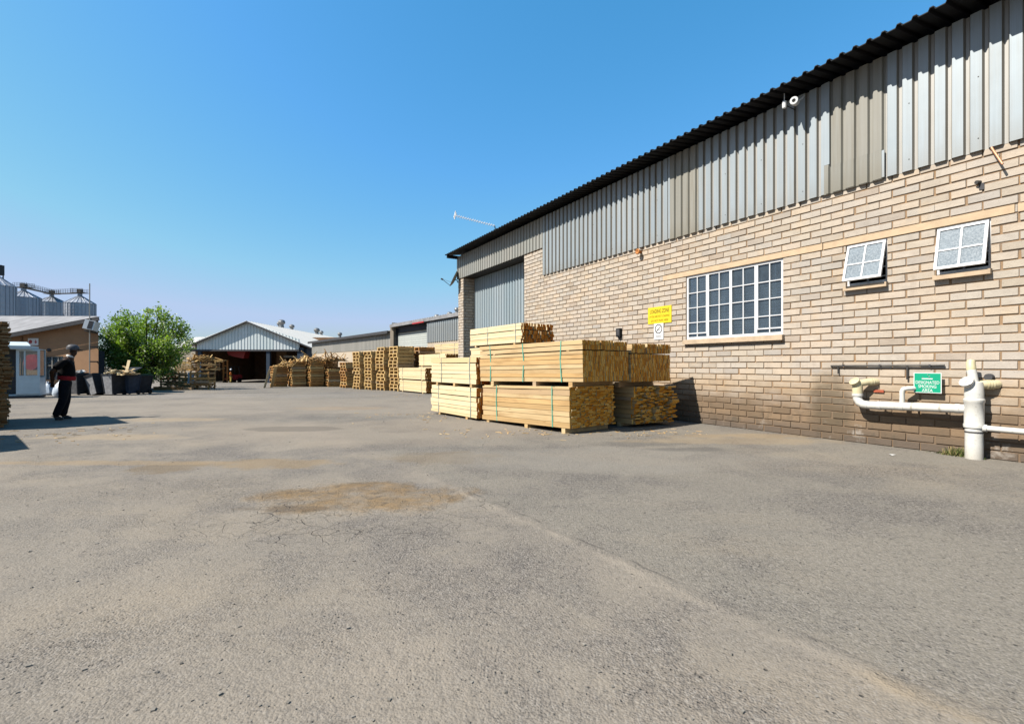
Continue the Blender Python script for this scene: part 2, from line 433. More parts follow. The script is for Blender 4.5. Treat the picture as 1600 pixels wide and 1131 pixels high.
    add(patch(-5, 24, 6, 2.0, nsc=0.5), 0.3, (0.22, 0.21, 0.20))
    add(patch(-6, 15.5, 10, 4.5, nsc=0.35), 0.45, (0.32, 0.275, 0.222))
    add(patch(-2.5, 9.0, 4.2, 2.0, nsc=0.6), 0.45, (0.315, 0.265, 0.208))
    add(patch(1.2, 6.2, 2.4, 0.9, nsc=0.9), 0.40, (0.265, 0.245, 0.215))
    # joint: a low ridge of windblown sand with a dark hairline
    jn = k.noise(v, 3.0, 4)
    rid = k.math('MULTIPLY', k.rng(k.math('ABSOLUTE', k.math('ADD', d, 0.03)), 0.075, 0.01), k.rng(jn, 0.36, 0.62))
    nearj = k.rng(Y, 5.6, 4.4)
    rid = k.math('MULTIPLY', rid, nearj)
    c = k.mix(k.math('MULTIPLY', rid, 0.5), c, (0.335, 0.29, 0.235))
    hair = k.math('MULTIPLY', k.math('MULTIPLY', k.rng(k.math('ABSOLUTE', k.math('SUBTRACT', d, 0.035)), 0.016, 0.004), k.rng(k.noise(v, 4.5, 3), 0.46, 0.58)), nearj)
    c = k.mix(k.math('MULTIPLY', hair, 0.55), c, (0.10, 0.09, 0.08))
    endsand = k.math('MULTIPLY', rid, k.rng(Y, 2.0, 1.7))
    c = k.mix(k.math('MULTIPLY', endsand, 0.5), c, (0.34, 0.24, 0.12))
    # cracks, mostly near the broken patch
    wv = k.n("VectorMath", {0: v, 1: k.n("VectorMath", {0: k.n("TexNoise", {"Vector": v, "Scale": 3.0}).outputs["Color"], "Scale": 0.35}, operation='SCALE').outputs[0]}, operation='ADD').outputs[0]
    ce = k.voro(wv, 5.0, 'DISTANCE_TO_EDGE')
    cm = k.math('MULTIPLY', k.rng(ce, 0.016, 0.003), k.math('MULTIPLY', patch(-1.4, 3.9, 1.7, 0.8, nsc=2), k.rng(med, 0.40, 0.56)))
    c = k.mix(k.math('MULTIPLY', cm, 0.7), c, (0.08, 0.07, 0.06))
    h = k.math('MULTIPLY', k.math('ADD', k.math('MULTIPLY', gd, -0.6), k.math('MULTIPLY', peb, -1.3)), amt)
    h = k.math('ADD', h, k.math('MULTIPLY', sm, 0.25))
    h = k.math('ADD', h, k.math('MULTIPLY', hole, -1.0))
    h = k.math('ADD', h, k.math('MULTIPLY', spot, -0.8))
    h = k.math('ADD', h, k.math('MULTIPLY', rid, 1.0))
    h = k.math('ADD', h, k.math('MULTIPLY', cm, -1.0))
    h = k.math('ADD', h, k.math('MULTIPLY', w2, 2.5))
    h = k.math('ADD', h, k.math('MULTIPLY', P1, k.math('MULTIPLY', k.noise(v, 5, 5, 0.7), 3.0)))
    MAT["ground"] = k.done(c, 0.93, 0, k.bump(h, 0.8, 0.013), 0.15)
def mat_glass(key, tint=(0.75, 0.82, 0.85), gloss=0.02, sheen_amt=0.10):
    k = NT(key); t = k.t
    tr = k.n("BsdfTransparent", {0: tint}); gl = k.n("BsdfGlossy", {"Color": (1, 1, 1), "Roughness": gloss})
    fr = k.n("Fresnel", {0: 1.5}).outputs[0]
    mx = k.n("MixShader", {0: fr, 1: tr.outputs[0], 2: gl.outputs[0]})
    v = k.obj(); df = k.n("BsdfDiffuse", {0: (0.24, 0.32, 0.38)})
    dust = k.rng(k.noise(v, 2.2, 5, 0.65), 0.3, 0.75, sheen_amt * 0.5, sheen_amt * 1.6)  # bluish dust film that also colours a reflected sheen onto the panes
    m2 = k.n("MixShader", {0: dust, 1: mx.outputs[0], 2: df.outputs[0]})
    t.links.new(m2.outputs[0], k.out.inputs[0]); MAT[key] = k.m
def mat_obscure():
    k = NT("obscure_glass"); v = k.obj(); n = k.noise(v, 48, 3, 0.7); n2 = k.noise(v, 3, 3)
    c = k.mix(k.rng(n, 0.38, 0.66), (0.17, 0.22, 0.265), (0.33, 0.375, 0.41))
    c = k.mix(k.rng(n2, 0.35, 0.65, 0, 0.6), c, (0.30, 0.36, 0.41))
    k.done(c, 0.42, 0, k.bump(n, 0.3, 0.005), 0.15)
    tr = k.n("BsdfTransparent", {0: (0.7, 0.76, 0.8)})
    mx = k.n("MixShader", {0: k.rng(n, 0.35, 0.65, 0.72, 0.92), 1: tr.outputs[0], 2: k.b.outputs[0]})
    k.t.links.new(mx.outputs[0], k.out.inputs[0]); MAT["obscure"] = k.m
def mat_leaf():
    k = NT("tree_leaf"); a = k.attr(); 
    c = k.ramp(a, [(0.0, (0.075, 0.105, 0.028)), (0.4, (0.14, 0.23, 0.040)), (0.72, (0.25, 0.37, 0.055)), (0.93, (0.33, 0.38, 0.11)), (1.0, (0.48, 0.46, 0.27))])
    k.done(c, 0.45, 0, None, 0.4)
    tl = k.n("BsdfTranslucent", {0: k.mix(1.0, c, (1.3, 1.5, 0.5), 'MULTIPLY')})
    mx = k.n("MixShader", {0: 0.3, 1: k.b.outputs[0], 2: tl.outputs[0]})
    k.t.links.new(mx.outputs[0], k.out.inputs[0]); MAT["leaf"] = k.m

mat_brick(); mat_mortar(); mat_ground(); mat_glass("glass"); mat_obscure(); mat_leaf()
mat_sheet("clad_blue", (0.35, 0.405, 0.44), (0.42, 0.47, 0.50), (0.26, 0.235, 0.19), 0.6, zlow=3.99)
mat_sheet("clad_grime_shade", (0.29, 0.272, 0.235), (0.35, 0.33, 0.29), (0.15, 0.12, 0.085), 0.7)  # trough slants: grime plus side shade worked into a darker colour
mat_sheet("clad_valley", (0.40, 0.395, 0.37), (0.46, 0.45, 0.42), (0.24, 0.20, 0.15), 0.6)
mat_sheet("clad_dirty", (0.28, 0.275, 0.24), (0.35, 0.335, 0.29), (0.17, 0.14, 0.085), 0.8, 0.45, 0.05, zlow=3.99)
mat_sheet("clad_beige", (0.38, 0.38, 0.345), (0.43, 0.42, 0.38), (0.22, 0.18, 0.13), 0.6)
mat_sheet("door_blue", (0.36, 0.44, 0.48), (0.42, 0.49, 0.53), (0.25, 0.24, 0.20), 0.5)
mat_sheet("roof_dark", (0.008, 0.008, 0.009), (0.013, 0.012, 0.012), (0.02, 0.010, 0.006), 0.5, 0.6, 0.1)
mat_sheet("shed_clad", (0.80, 0.90, 0.90), (0.93, 0.98, 0.98), (0.48, 0.54, 0.54), 0.6)
mat_sheet("shed_roof", (0.84, 0.80, 0.72), (0.93, 0.89, 0.81), (0.55, 0.47, 0.36), 0.4)
mat_sheet("roller_slat", (0.62, 0.66, 0.62), (0.70, 0.74, 0.69), (0.40, 0.38, 0.33), 0.4)
mat_sheet("grey_clad", (0.40, 0.39, 0.35), (0.47, 0.45, 0.41), (0.26, 0.23, 0.19), 0.6)
mat_sheet("galv", (0.42, 0.46, 0.54), (0.58, 0.61, 0.66), (0.26, 0.29, 0.36), 0.6, 0.40, 0.35)
mat_sheet("vent_metal", (0.20, 0.21, 0.22), (0.32, 0.33, 0.34), (0.12, 0.12, 0.12), 0.6, 0.5, 0.4)
mat_timber("pine", (0.50, 0.315, 0.13), (0.74, 0.57, 0.33), (0.65, 0.41, 0.175), amt=0.6)
mat_timber("pine_pale", (0.76, 0.61, 0.36), (0.82, 0.68, 0.43), (0.71, 0.54, 0.29), amt=0.3)
mat_end("end_grain", (0.62, 0.22, 0.015), (0.98, 0.44, 0.045), (1.0, 0.66, 0.20))
mat_end("end_rust", (0.55, 0.15, 0.012), (0.82, 0.28, 0.03), (0.95, 0.46, 0.10))
mat_end("end_old", (0.24, 0.13, 0.055), (0.36, 0.22, 0.10), (0.46, 0.31, 0.16))
mat_timber("pallet_wood", (0.62, 0.40, 0.15), (0.74, 0.52, 0.23), (0.48, 0.27, 0.09), (3, 12, 30), 0.5)
mat_timber("pallet_brown", (0.48, 0.23, 0.065), (0.60, 0.34, 0.11), (0.36, 0.17, 0.055), (3, 12, 30), 0.5)
mat_timber("old_wood", (0.44, 0.26, 0.10), (0.60, 0.40, 0.18), (0.28, 0.15, 0.06), (3, 12, 30), 0.5)
plain("white_paint", (0.78, 0.79, 0.80), 0.35, 0, 0.04)
plain("sill", (0.56, 0.43, 0.30), 0.85, 0, 0.15, 8, 0.2)
plain("lintel", (0.60, 0.45, 0.30), 0.85, 0, 0.12, 6, 0.2)
plain("dark_room", (0.045, 0.05, 0.06), 0.9)
plain("blind", (0.62, 0.68, 0.74), 0.6, 0, 0.06)
def mat_pvc():
    k = NT("pvc_white"); v = k.obj(); n = k.noise(v, 7, 5, 0.65); n2 = k.noise(v, 40, 4, 0.7); z = k.n("SeparateXYZ", {0: v}).outputs[2]
    c = k.mix(k.rng(n, 0.3, 0.7), (0.78, 0.765, 0.72), (0.66, 0.65, 0.59))
    c = k.mix(k.math('MULTIPLY', k.rng(n2, 0.56, 0.70), 0.5), c, (0.36, 0.32, 0.25))
    c = k.mix(k.rng(k.math('ADD', z, k.math('MULTIPLY', n, 0.25)), 0.30, 0.10, 0, 0.5), c, (0.40, 0.34, 0.26))
    MAT["pvc_white"] = k.done(c, 0.38, 0, k.bump(n, 0.08, 0.01))
mat_pvc()
plain("pvc_grime", (0.50, 0.47, 0.40), 0.5, 0, 0.15, 12)
plain("pvc_yellow", (0.66, 0.58, 0.36), 0.4, 0, 0.12, 9)
plain("black_plastic", (0.016, 0.017, 0.019), 0.5)
plain("dark_grey", (0.07, 0.07, 0.075), 0.6, 0, 0.2, 9)
plain("steel_dark", (0.10, 0.095, 0.09), 0.5, 0.5, 0.2, 12)
plain("strap", (0.12, 0.42, 0.30), 0.4)
plain("strap_grey", (0.30, 0.36, 0.33), 0.4)
plain("sign_yellow", (0.80, 0.60, 0.02), 0.45, 0, 0.05)
plain("sign_green", (0.0, 0.36, 0.20), 0.4, 0, 0.04)
plain("sign_white", (0.80, 0.80, 0.80), 0.45, 0, 0.03)
plain("ink", (0.02, 0.018, 0.015), 0.6)
plain("ink_brown", (0.18, 0.12, 0.0), 0.6)
plain("red_paint", (0.42, 0.03, 0.03), 0.45, 0, 0.15)
plain("orange_rust", (0.50, 0.20, 0.06), 0.6, 0, 0.2, 20)
plain("copper", (0.62, 0.30, 0.16), 0.45, 0.3, 0.15, 20)
plain("tan_plaster", (0.40, 0.235, 0.135), 0.9, 0, 0.08, 2, 0.1)
plain("cream_plaster", (0.52, 0.44, 0.34), 0.9, 0, 0.10, 1.2, 0.1)
plain("brown_wall", (0.26, 0.15, 0.085), 0.9, 0, 0.2, 2)
plain("booth_paint", (0.60, 0.70, 0.74), 0.45, 0, 0.08, 4)
plain("bin_grey", (0.035, 0.037, 0.042), 0.55, 0, 0.3, 5)
plain("bin_blue", (0.045, 0.06, 0.09), 0.55, 0, 0.3, 5)
plain("bin_sunlit_mid", (0.13, 0.13, 0.135), 0.65, 0, 0.3, 7)  # milder front tone, brightened in colour for the sun
plain("bin_sunlit", (0.30, 0.30, 0.31), 0.65, 0, 0.25, 7)  # paler copy of the bin grey, standing for sun on the front face
plain("bin_green", (0.03, 0.07, 0.055), 0.5, 0, 0.2, 5)
plain("bark", (0.10, 0.07, 0.045), 0.95, 0, 0.3, 14, 0.5)
plain("sack", (0.52, 0.60, 0.70), 0.4, 0, 0.15, 9, 0.6)
plain("asbestos_roof", (0.27, 0.27, 0.28), 0.85, 0, 0.25, 1.5)
plain("skin", (0.075, 0.038, 0.022), 0.5, 0, 0.06)
plain("shirt_black", (0.006, 0.006, 0.007), 0.95, 0, 0.2, 20, 0.3)
plain("trousers", (0.010, 0.011, 0.015), 0.9, 0, 0.3, 14, 0.4)
plain("red_cloth", (0.35, 0.02, 0.025), 0.8, 0, 0.2, 20)
plain("shoe", (0.012, 0.011, 0.011), 0.4)
plain("orange_cloth", (0.62, 0.17, 0.03), 0.8, 0, 0.15, 9)
plain("yellow_cloth", (0.70, 0.50, 0.12), 0.8, 0, 0.15, 9)
plain("weed_green", (0.10, 0.13, 0.035), 0.7, 0, 0.3, 20)
plain("weed_dry", (0.30, 0.24, 0.11), 0.8, 0, 0.3, 20)
plain("cap_grey", (0.10, 0.10, 0.11), 0.5, 0, 0.2, 20)
plain("paper", (0.72, 0.71, 0.68), 0.7)
plain("stone", (0.24, 0.22, 0.19), 0.9, 0, 0.35, 30)
plain("red_brick", (0.42, 0.11, 0.06), 0.85, 0, 0.2, 20)
plain("dpc", (0.15, 0.105, 0.065), 0.9, 0, 0.4, 8)
plain("darkblue_panel", (0.05, 0.07, 0.10), 0.5)
# ------------------------------------------------------------------ the yard
def build_ground():
    xs = [-700, -300, -120, -60, -40, -25, -15, -8, -4, 0, 4, 8, 14, 30, 80, 300, 700]
    ys = [-40, -10, -2, 0, 2, 4, 6, 8, 10, 11, 12, 14, 17, 20, 25, 30, 34, 40, 50, 60, 70, 90, 150, 400, 900]
    m = MB(); nx = len(xs)
    for y in ys:
        for x in xs: m.v.append((x, y, gz(y)))
    for j in range(len(ys) - 1):
        for i in range(nx - 1):
            a = j * nx + i; m.f.append([a, a + 1, a + 1 + nx, a + nx]); m.mi.append(0); m.r.append(0.5)
    o = m.build("ground", MAT["ground"]); o["kind"] = "structure"
build_ground()
def build_grit():
    m = MB()
    for _ in range(1500):
        Y = 1.5 + 9 * R.random() ** 1.6; X = U(-1.1, 1.1) * Y
        if X > 9.6 - 0.59 * Y - 0.3: continue
        s = 0.0022 + 0.006 * R.random() ** 4
        if R.random() < 0.012: s *= 2
        T = Matrix.Translation((X, Y, gz(Y) + s * 0.3)) @ Matrix.Rotation(U(0, 6.28), 4, 'Z') @ Matrix.Rotation(U(-.4, .4), 4, 'X')
        m.box(-s, s, -s * U(.5, .9), s * U(.5, .9), -s * .6, s * U(.3, .7), T=T)
    o = m.build("loose_grit", MAT["stone"]); o["kind"] = "stuff"
build_grit()
def build_scraps():
    m = MB()
    for (cx, cy, rx, ry, n) in ((.2, 8.6, 1.8, .7, 60), (-2.2, 11.5, 1.5, 1.2, 50), (2.6, 8.7, 1.0, .5, 40), (-7.5, 8.6, 1.4, 1.3, 45), (-4.5, 21, 2, 1, 25)):
        for _ in range(n):
            x, y = cx + R.gauss(0, .5) * rx, cy + R.gauss(0, .5) * ry; l, w = U(.01, .07), U(.004, .012)
            T = Matrix.Translation((x, y, gz(y) + .004)) @ Matrix.Rotation(U(0, 6.28), 4, 'Z') @ Matrix.Rotation(U(-.1, .1), 4, 'Y')
            m.box(-l, l, -w, w, -.002, .004, T=T)
    o = m.build("wood_chips", MAT["pine"]); o["kind"] = "stuff"
build_scraps()

# ------------------------------------------------------------------ the brick warehouse on the right
BH, BL = 0.1148, 0.331
def sub_rect(r, h):
    s0, s1, z0, z1 = r; a0, a1, b0, b1 = h
    if a1 <= s0 or a0 >= s1 or b1 <= z0 or b0 >= z1: return [r]
    out = []
    if a0 > s0: out.append((s0, a0, z0, z1))
    if a1 < s1: out.append((a1, s1, z0, z1))
    m0, m1 = max(s0, a0), min(s1, a1)
    if b0 > z0: out.append((m0, m1, z0, b0))
    if b1 < z1: out.append((m0, m1, b1, z1))
    return out
def lay_bricks(m, s0, s1, z0, z1, holes, P, phase=0.0, j0=0):
    """individually bevelled bricks on a plane; P(s, z, out) gives the point"""
    rows = int(math.ceil((z1 - z0) / BH))
    for j in range(rows):
        za = z0 + j * BH + 0.007; zb = min(z0 + (j + 1) * BH - 0.007, z1)
        if zb - za < 0.02: continue
        row = j + j0
        if row == 7: za += 0.004
        k0 = int((s0 - phase) / BL) - 2
        k = k0
        while True:
            a = phase + k * BL + (BL / 2 if row % 2 else 0) + U(-.007, .007); b = a + BL - 0.012 + U(-.004, .006); k += 1
            if a > s1: break
            if b < s0: continue
            rects = [(max(a, s0), min(b, s1), za + U(-.002, .002), zb + U(-.002, .002))]
            for h in holes:
                rects = [q for r_ in rects for q in sub_rect(r_, h)]
            for (p0, p1, q0, q1) in rects:
                if p1 - p0 < 0.03 or q1 - q0 < 0.022: continue
                e = 0.005; f = U(-.003, .004); t1, t2 = U(-.0022, .0022), U(-.0022, .0022)
                rr = R.random()
                o = [P(p0, q0, -.022), P(p1, q0, -.022), P(p1, q1, -.022), P(p0, q1, -.022)]
                w = lambda: U(-.0025, .0025)
                n_ = [P(p0 + e + w(), q0 + e + w(), f + t1), P(p1 - e + w(), q0 + e + w(), f - t1 + t2), P(p1 - e + w(), q1 - e + w(), f + t2), P(p0 + e + w(), q1 - e + w(), f - t2)]
                g = len(m.v); m.v += o + n_
                for q in ((4, 5, 6, 7), (0, 1, 5, 4), (1, 2, 6, 5), (2, 3, 7, 6), (3, 0, 4, 7)):
                    m.f.append([g + i for i in q]); m.mi.append(0); m.r.append(rr)
WIN_BIG = (9.90, 11.99, 1.75, 3.10)
WIN_S = [(8.335, 8.887, 2.45, 3.10), (7.204, 7.763, 2.45, 3.10)]
DOOR = (18.52, 23.29, 0.0, 4.86)
S_NEAR, S_FAR, Z_CL, Z_DR = 2.5, 23.8, 3.99, 4.85
S_STEP = 17.36

ware = thing("warehouse", "long brown brick warehouse with corrugated metal upper wall and dark roof edge", "warehouse", W0, TH)
def build_wall():
    m = MB()
    P = lambda s, z, o: (s, o, z)
    holes = [WIN_BIG] + WIN_S
    lint = [(9.24, 12.62, 3.10, 3.2148), (6.985, 9.225, 3.10, 3.2148), (5.2, 6.955, 3.10, 3.2148)]
    lay_bricks(m, S_NEAR, S_STEP, 0, Z_CL + 0.02, holes + lint, P)
    lay_bricks(m, S_STEP, DOOR[0], 0, Z_DR, [], P)
    lay_bricks(m, DOOR[1], S_FAR, 0, Z_DR, [], P)
    # pilaster reveal seen past the door opening, and the far end wall
    lay_bricks(m, 0, 0.5, 0, Z_DR, [], lambda s, z, o: (DOOR[1] - o, -s, z), 0.1)
    lay_bricks(m, 0, 3.0, 0, Z_DR, [], lambda s, z, o: (S_FAR + o, -s, z), 0.05)
    # mortar backing, cut round the openings
    M_ = -0.013
    def back(s0, s1, z0, z1):
        m.face([(s0, M_, z0), (s1, M_, z0), (s1, M_, z1), (s0, M_, z1)], 1)
    cuts = sorted(holes); s = S_NEAR
    for (a, b, z0, z1) in cuts:
        back(s, a, 0, Z_CL + .1); back(a, b, 0, z0); back(a, b, z1, Z_CL + .1); s = b
    back(s, S_STEP, 0, Z_CL + .1); back(S_STEP, DOOR[0], 0, Z_DR + .05); back(DOOR[1], S_FAR + M_, 0, Z_DR + .05)
    m.face([(DOOR[1] - M_, 0, 0), (DOOR[1] - M_, -.6, 0), (DOOR[1] - M_, -.6, Z_DR), (DOOR[1] - M_, 0, Z_DR)], 1)
    m.face([(S_FAR + M_, 0, 0), (S_FAR + M_, -14, 0), (S_FAR + M_, -14, Z_DR), (S_FAR + M_, 0, Z_DR)], 1)
    for (a, b, z0, z1) in holes:      # plastered reveals of the window openings
        d = -0.14
        m.face([(a, M_, z0), (a, d, z0), (a, d, z1), (a, M_, z1)], 2); m.face([(b, M_, z0), (b, d, z0), (b, d, z1), (b, M_, z1)], 2)
        m.face([(a, M_, z1), (b, M_, z1), (b, d, z1), (a, d, z1)], 2); m.face([(a, M_, z0), (b, M_, z0), (b, d, z0), (a, d, z0)], 2)
    m.face([(DOOR[0], M_, 0), (DOOR[0], -.6, 0), (DOOR[0], -.6, Z_DR), (DOOR[0], M_, Z_DR)], 1)
    # closed shell behind
    m.face([(S_NEAR, -14, 0), (S_FAR, -14, 0), (S_FAR, -14, 7), (S_NEAR, -14, 7)], 1)
    m.face([(S_NEAR, M_, 0), (S_NEAR, -14, 0), (S_NEAR, -14, 7.4), (S_NEAR, M_, 5.7)], 1)
    m.face([(S_FAR - .06, M_ - .05, Z_DR), (S_FAR - .06, -14, Z_DR), (S_FAR - .06, -14, 7.4), (S_FAR - .06, M_ - .05, 5.7)], 1)
    m.face([(S_NEAR, -.03, Z_CL), (S_STEP, -.03, Z_CL), (S_STEP, -.03, 5.72), (S_NEAR, -.03, 5.72)], 3)
    m.face([(S_STEP, -.03, Z_DR), (S_FAR, -.03, Z_DR), (S_FAR, -.03, 5.72), (S_STEP, -.03, 5.72)], 3)
    m.face([(DOOR[0], -.03, Z_DR + .01), (DOOR[1], -.03, Z_DR + .01), (DOOR[1], -.62, Z_DR + .01), (DOOR[0], -.62, Z_DR + .01)], 3)
    return m.build("wall", [MAT["brick"], MAT["mortar"], MAT["lintel"], MAT["steel_dark"]], ware)
build_wall()

def ibr_v(m, s0, s1, z0, z1, o, pitch=0.185, depth=0.040, r_sheet=4, zfun=None, mi=0, start=0.0, tmi=None):
    """upright box-rib sheeting: wide flats proud, narrow troughs between"""
    seg = [(0.0, depth), (0.615, depth), (0.715, 0.0), (0.91, 0.0), (1.0, depth)]
    pts = []
    k = math.floor((s0 - start) / pitch)
    while True:
        for (f, d) in seg[:-1]:
            pts.append((start + (k + f) * pitch, d, k // r_sheet))
        k += 1
        if start + k * pitch > s1 + pitch: break
    prev = None
    rr = {}
    for (a, b) in zip(pts[:-1], pts[1:]):
        if b[0] <= s0 or a[0] >= s1: continue
        def clip(p, q, lim):
            t = (lim - p[0]) / (q[0] - p[0]); return (lim, p[1] + (q[1] - p[1]) * t)
        A = (a[0], a[1]) if a[0] >= s0 else clip(a, b, s0)
        B = (b[0], b[1]) if b[0] <= s1 else clip(a, b, s1)
        r = rr.setdefault(a[2], R.random())
        ta = zfun(A[0]) if zfun else z1; tb = zfun(B[0]) if zfun else z1
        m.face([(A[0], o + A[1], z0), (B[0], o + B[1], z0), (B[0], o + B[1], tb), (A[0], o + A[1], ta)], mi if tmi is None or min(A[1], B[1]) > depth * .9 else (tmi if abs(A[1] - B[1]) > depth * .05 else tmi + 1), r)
Z_TOP = 5.80
D1 = (8.38, 9.16); D2 = (11.66, 12.38)
m = MB()
for (a, b) in ((S_NEAR, D1[0]), (D1[1], D2[0]), (D2[1], S_STEP)):
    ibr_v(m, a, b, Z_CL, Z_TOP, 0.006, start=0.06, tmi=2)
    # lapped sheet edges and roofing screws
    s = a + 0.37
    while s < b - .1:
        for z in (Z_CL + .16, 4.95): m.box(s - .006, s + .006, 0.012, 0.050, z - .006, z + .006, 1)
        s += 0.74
m.build("upper_cladding", [MAT["clad_blue"], MAT["steel_dark"], MAT["clad_grime_shade"], MAT["clad_valley"]], ware)
for i, (a, b) in enumerate((D1, D2)):
    m = MB(); ibr_v(m, a - .03, b + .03, Z_CL - .01, Z_TOP, 0.010, start=0.06)
    if i == 0:
        ibr_v(m, a, b, Z_CL + .0, 4.42, 0.016, start=0.06)
        m.box(b - .05, b + .03, 0.04, 0.052, 4.46, Z_TOP, 1); m.box(a - .03, a + .012, 0.04, 0.052, 4.0, 4.40, 1)
    else:
        m.box(b + .0, b + .05, 0.04, 0.052, 4.0, Z_TOP, 1)
    o = m.build("skylight_sheet", [MAT["clad_dirty"], MAT["clad_blue"]], ware)
    o["label"] = "dirty beige translucent cladding sheet" 
m = MB(); ibr_v(m, S_STEP, S_FAR + .0, Z_DR, Z_TOP, 0.003, start=0.02)
m.box(S_STEP - .012, S_STEP + .012, -.002, 0.05, Z_CL, Z_TOP)
m.box(S_FAR - .03, S_FAR + .045, -.1, 0.047, Z_DR, Z_TOP)
m.build("door_head_cladding", MAT["clad_beige"], ware)
m = MB(); ibr_v(m, DOOR[0] + .01, DOOR[1] - .01, 0.03, Z_DR - .02, -.55, start=0.0, pitch=.2)
m.build("sliding_door", MAT["door_blue"], ware)

# roof: box-rib sheets sloping up from an overhanging eave
def build_roof():
    m = MB(); oe, ze, ob, zb = 0.545, 5.835, -14.0, 7.85
    pitch = 0.179; pts = []
    k = 0; s = S_NEAR - .2
    while s < S_FAR + .02:
        for (f, d) in ((0.0, 0.0), (0.56, 0.0), (0.66, 0.042), (0.88, 0.042), (0.98, 0.0)):
            pts.append((s + f * pitch, d))
        s += pitch
    for (a, b) in zip(pts[:-1], pts[1:]):
        r = R.random()
        m.face([(a[0], oe, ze + a[1]), (b[0], oe, ze + b[1]), (b[0], ob, zb + b[1]), (a[0], ob, zb + a[1])], 0, r)
        m.face([(a[0], oe, ze + a[1]), (b[0], oe, ze + b[1]), (b[0], oe - .002, ze + b[1] - .012), (a[0], oe - .002, ze + a[1] - .012)], 0, r)
    return m.build("roof", MAT["roof_dark"], ware)
build_roof()
m = MB()
m.box(S_FAR - .02, S_FAR + .03, -14, 0.52, 5.70, 5.84)
s = S_NEAR + .4
m.build("barge_board", MAT["roof_dark"], ware)
m = MB()
for (a, b) in ((9.24, 12.62), (6.985, 9.225), (5.2, 6.955)):
    m.box(a, b, -.014, 0.004, 3.106, 3.209)
m.build("lintel", MAT["lintel"], ware)
m = MB(); m.box(8.37, 8.50, -.01, 0.022, 0.795, 0.835); m.build("red_brick_stub", MAT["red_brick"], ware)

# windows ---------------------------------------------------------------
def room(a, b, z0, z1, depth):
    m = MB(); m.box(a - .3, b + .3, -depth, -.15, z0 - .3, z1 + .3, skip=('y1',)); return m
def big_window():
    a, b, z0, z1 = WIN_BIG; o0, o1 = -.085, -.03
    f = MB(); W = b - a
    f.box(a, a + .045, o0, o1, z0, z1); f.box(b - .045, b, o0, o1, z0, z1)
    f.box(a + .045, b - .045, o0, o1, z1 - .045, z1); f.box(a + .045, b - .045, o0, o1, z0, z0 + .05)
    for i in (1, 2, 3): f.box(a + W * i / 4 - .027, a + W * i / 4 + .027, o0 + .004, o1 + .004, z0 + .05, z1 - .045)
    for i in range(4):
        c = a + W * (i + .5) / 4; f.box(c - .009, c + .009, o0 + .01, o1 - .004, z0 + .05, z1 - .045)
        l, r_ = a + W * i / 4 + .027, a + W * (i + 1) / 4 - .027
        for k in (1, 2, 3):
            z = z0 + .05 + (z1 - z0 - .095) * k / 4 - .01
            f.box(l, r_, o0 + .012, o1 - .006, z - .008, z + .008)
        if i in (0, 3):
            f.box(l, r_, o0 + .013, o1 + .002, z0 + .115, z0 + .137)
            for q in (l, r_ - .016): f.box(q, q + .016, o0 + .005, o1 + .003, z0 + .137, z1 - .05)
    w = f.build("window", MAT["white_paint"], ware)
    g = MB(); g.box(a + .02, b - .02, -.066, -.061, z0 + .02, z1 - .02); g.build("pane", MAT["glass"], w)
    s = MB(); s.box(a - .03, b + .03, -.09, 0.075, z0 - .10, z0 - .012)
    s.face([(a - .03, 0.075, z0 - .012), (b + .03, 0.075, z0 - .012), (b + .03, -.085, z0 + .004), (a - .03, -.085, z0 + .004)])
    s.build("sill", MAT["sill"], w)
    bl = MB(); z = z0 + .05
    while z < z1 - .30:
        T = Matrix.Translation((0, -.17, z)) @ Matrix.Rotation(math.radians(-60), 4, 'X')
        bl.box(a + .03, a + W * .245, -.013, .013, -.001, .001, T=T); bl.box(a + W * .255, a + W * .74, -.013, .013, -.001, .001, T=T)
        bl.box(a + W * .75, b - .03, -.013, .013, -.001, .001, T=T); z += .056
    for x in (.1, .4, .6, .9): bl.box(a + W * x, a + W * x + .02, -.15, -.148, z0, z1)
    bl.build("blind", MAT["blind"], w)
    room(a, b, z0, z1, 2.2).build("room", MAT["dark_room"], w)
big_window()
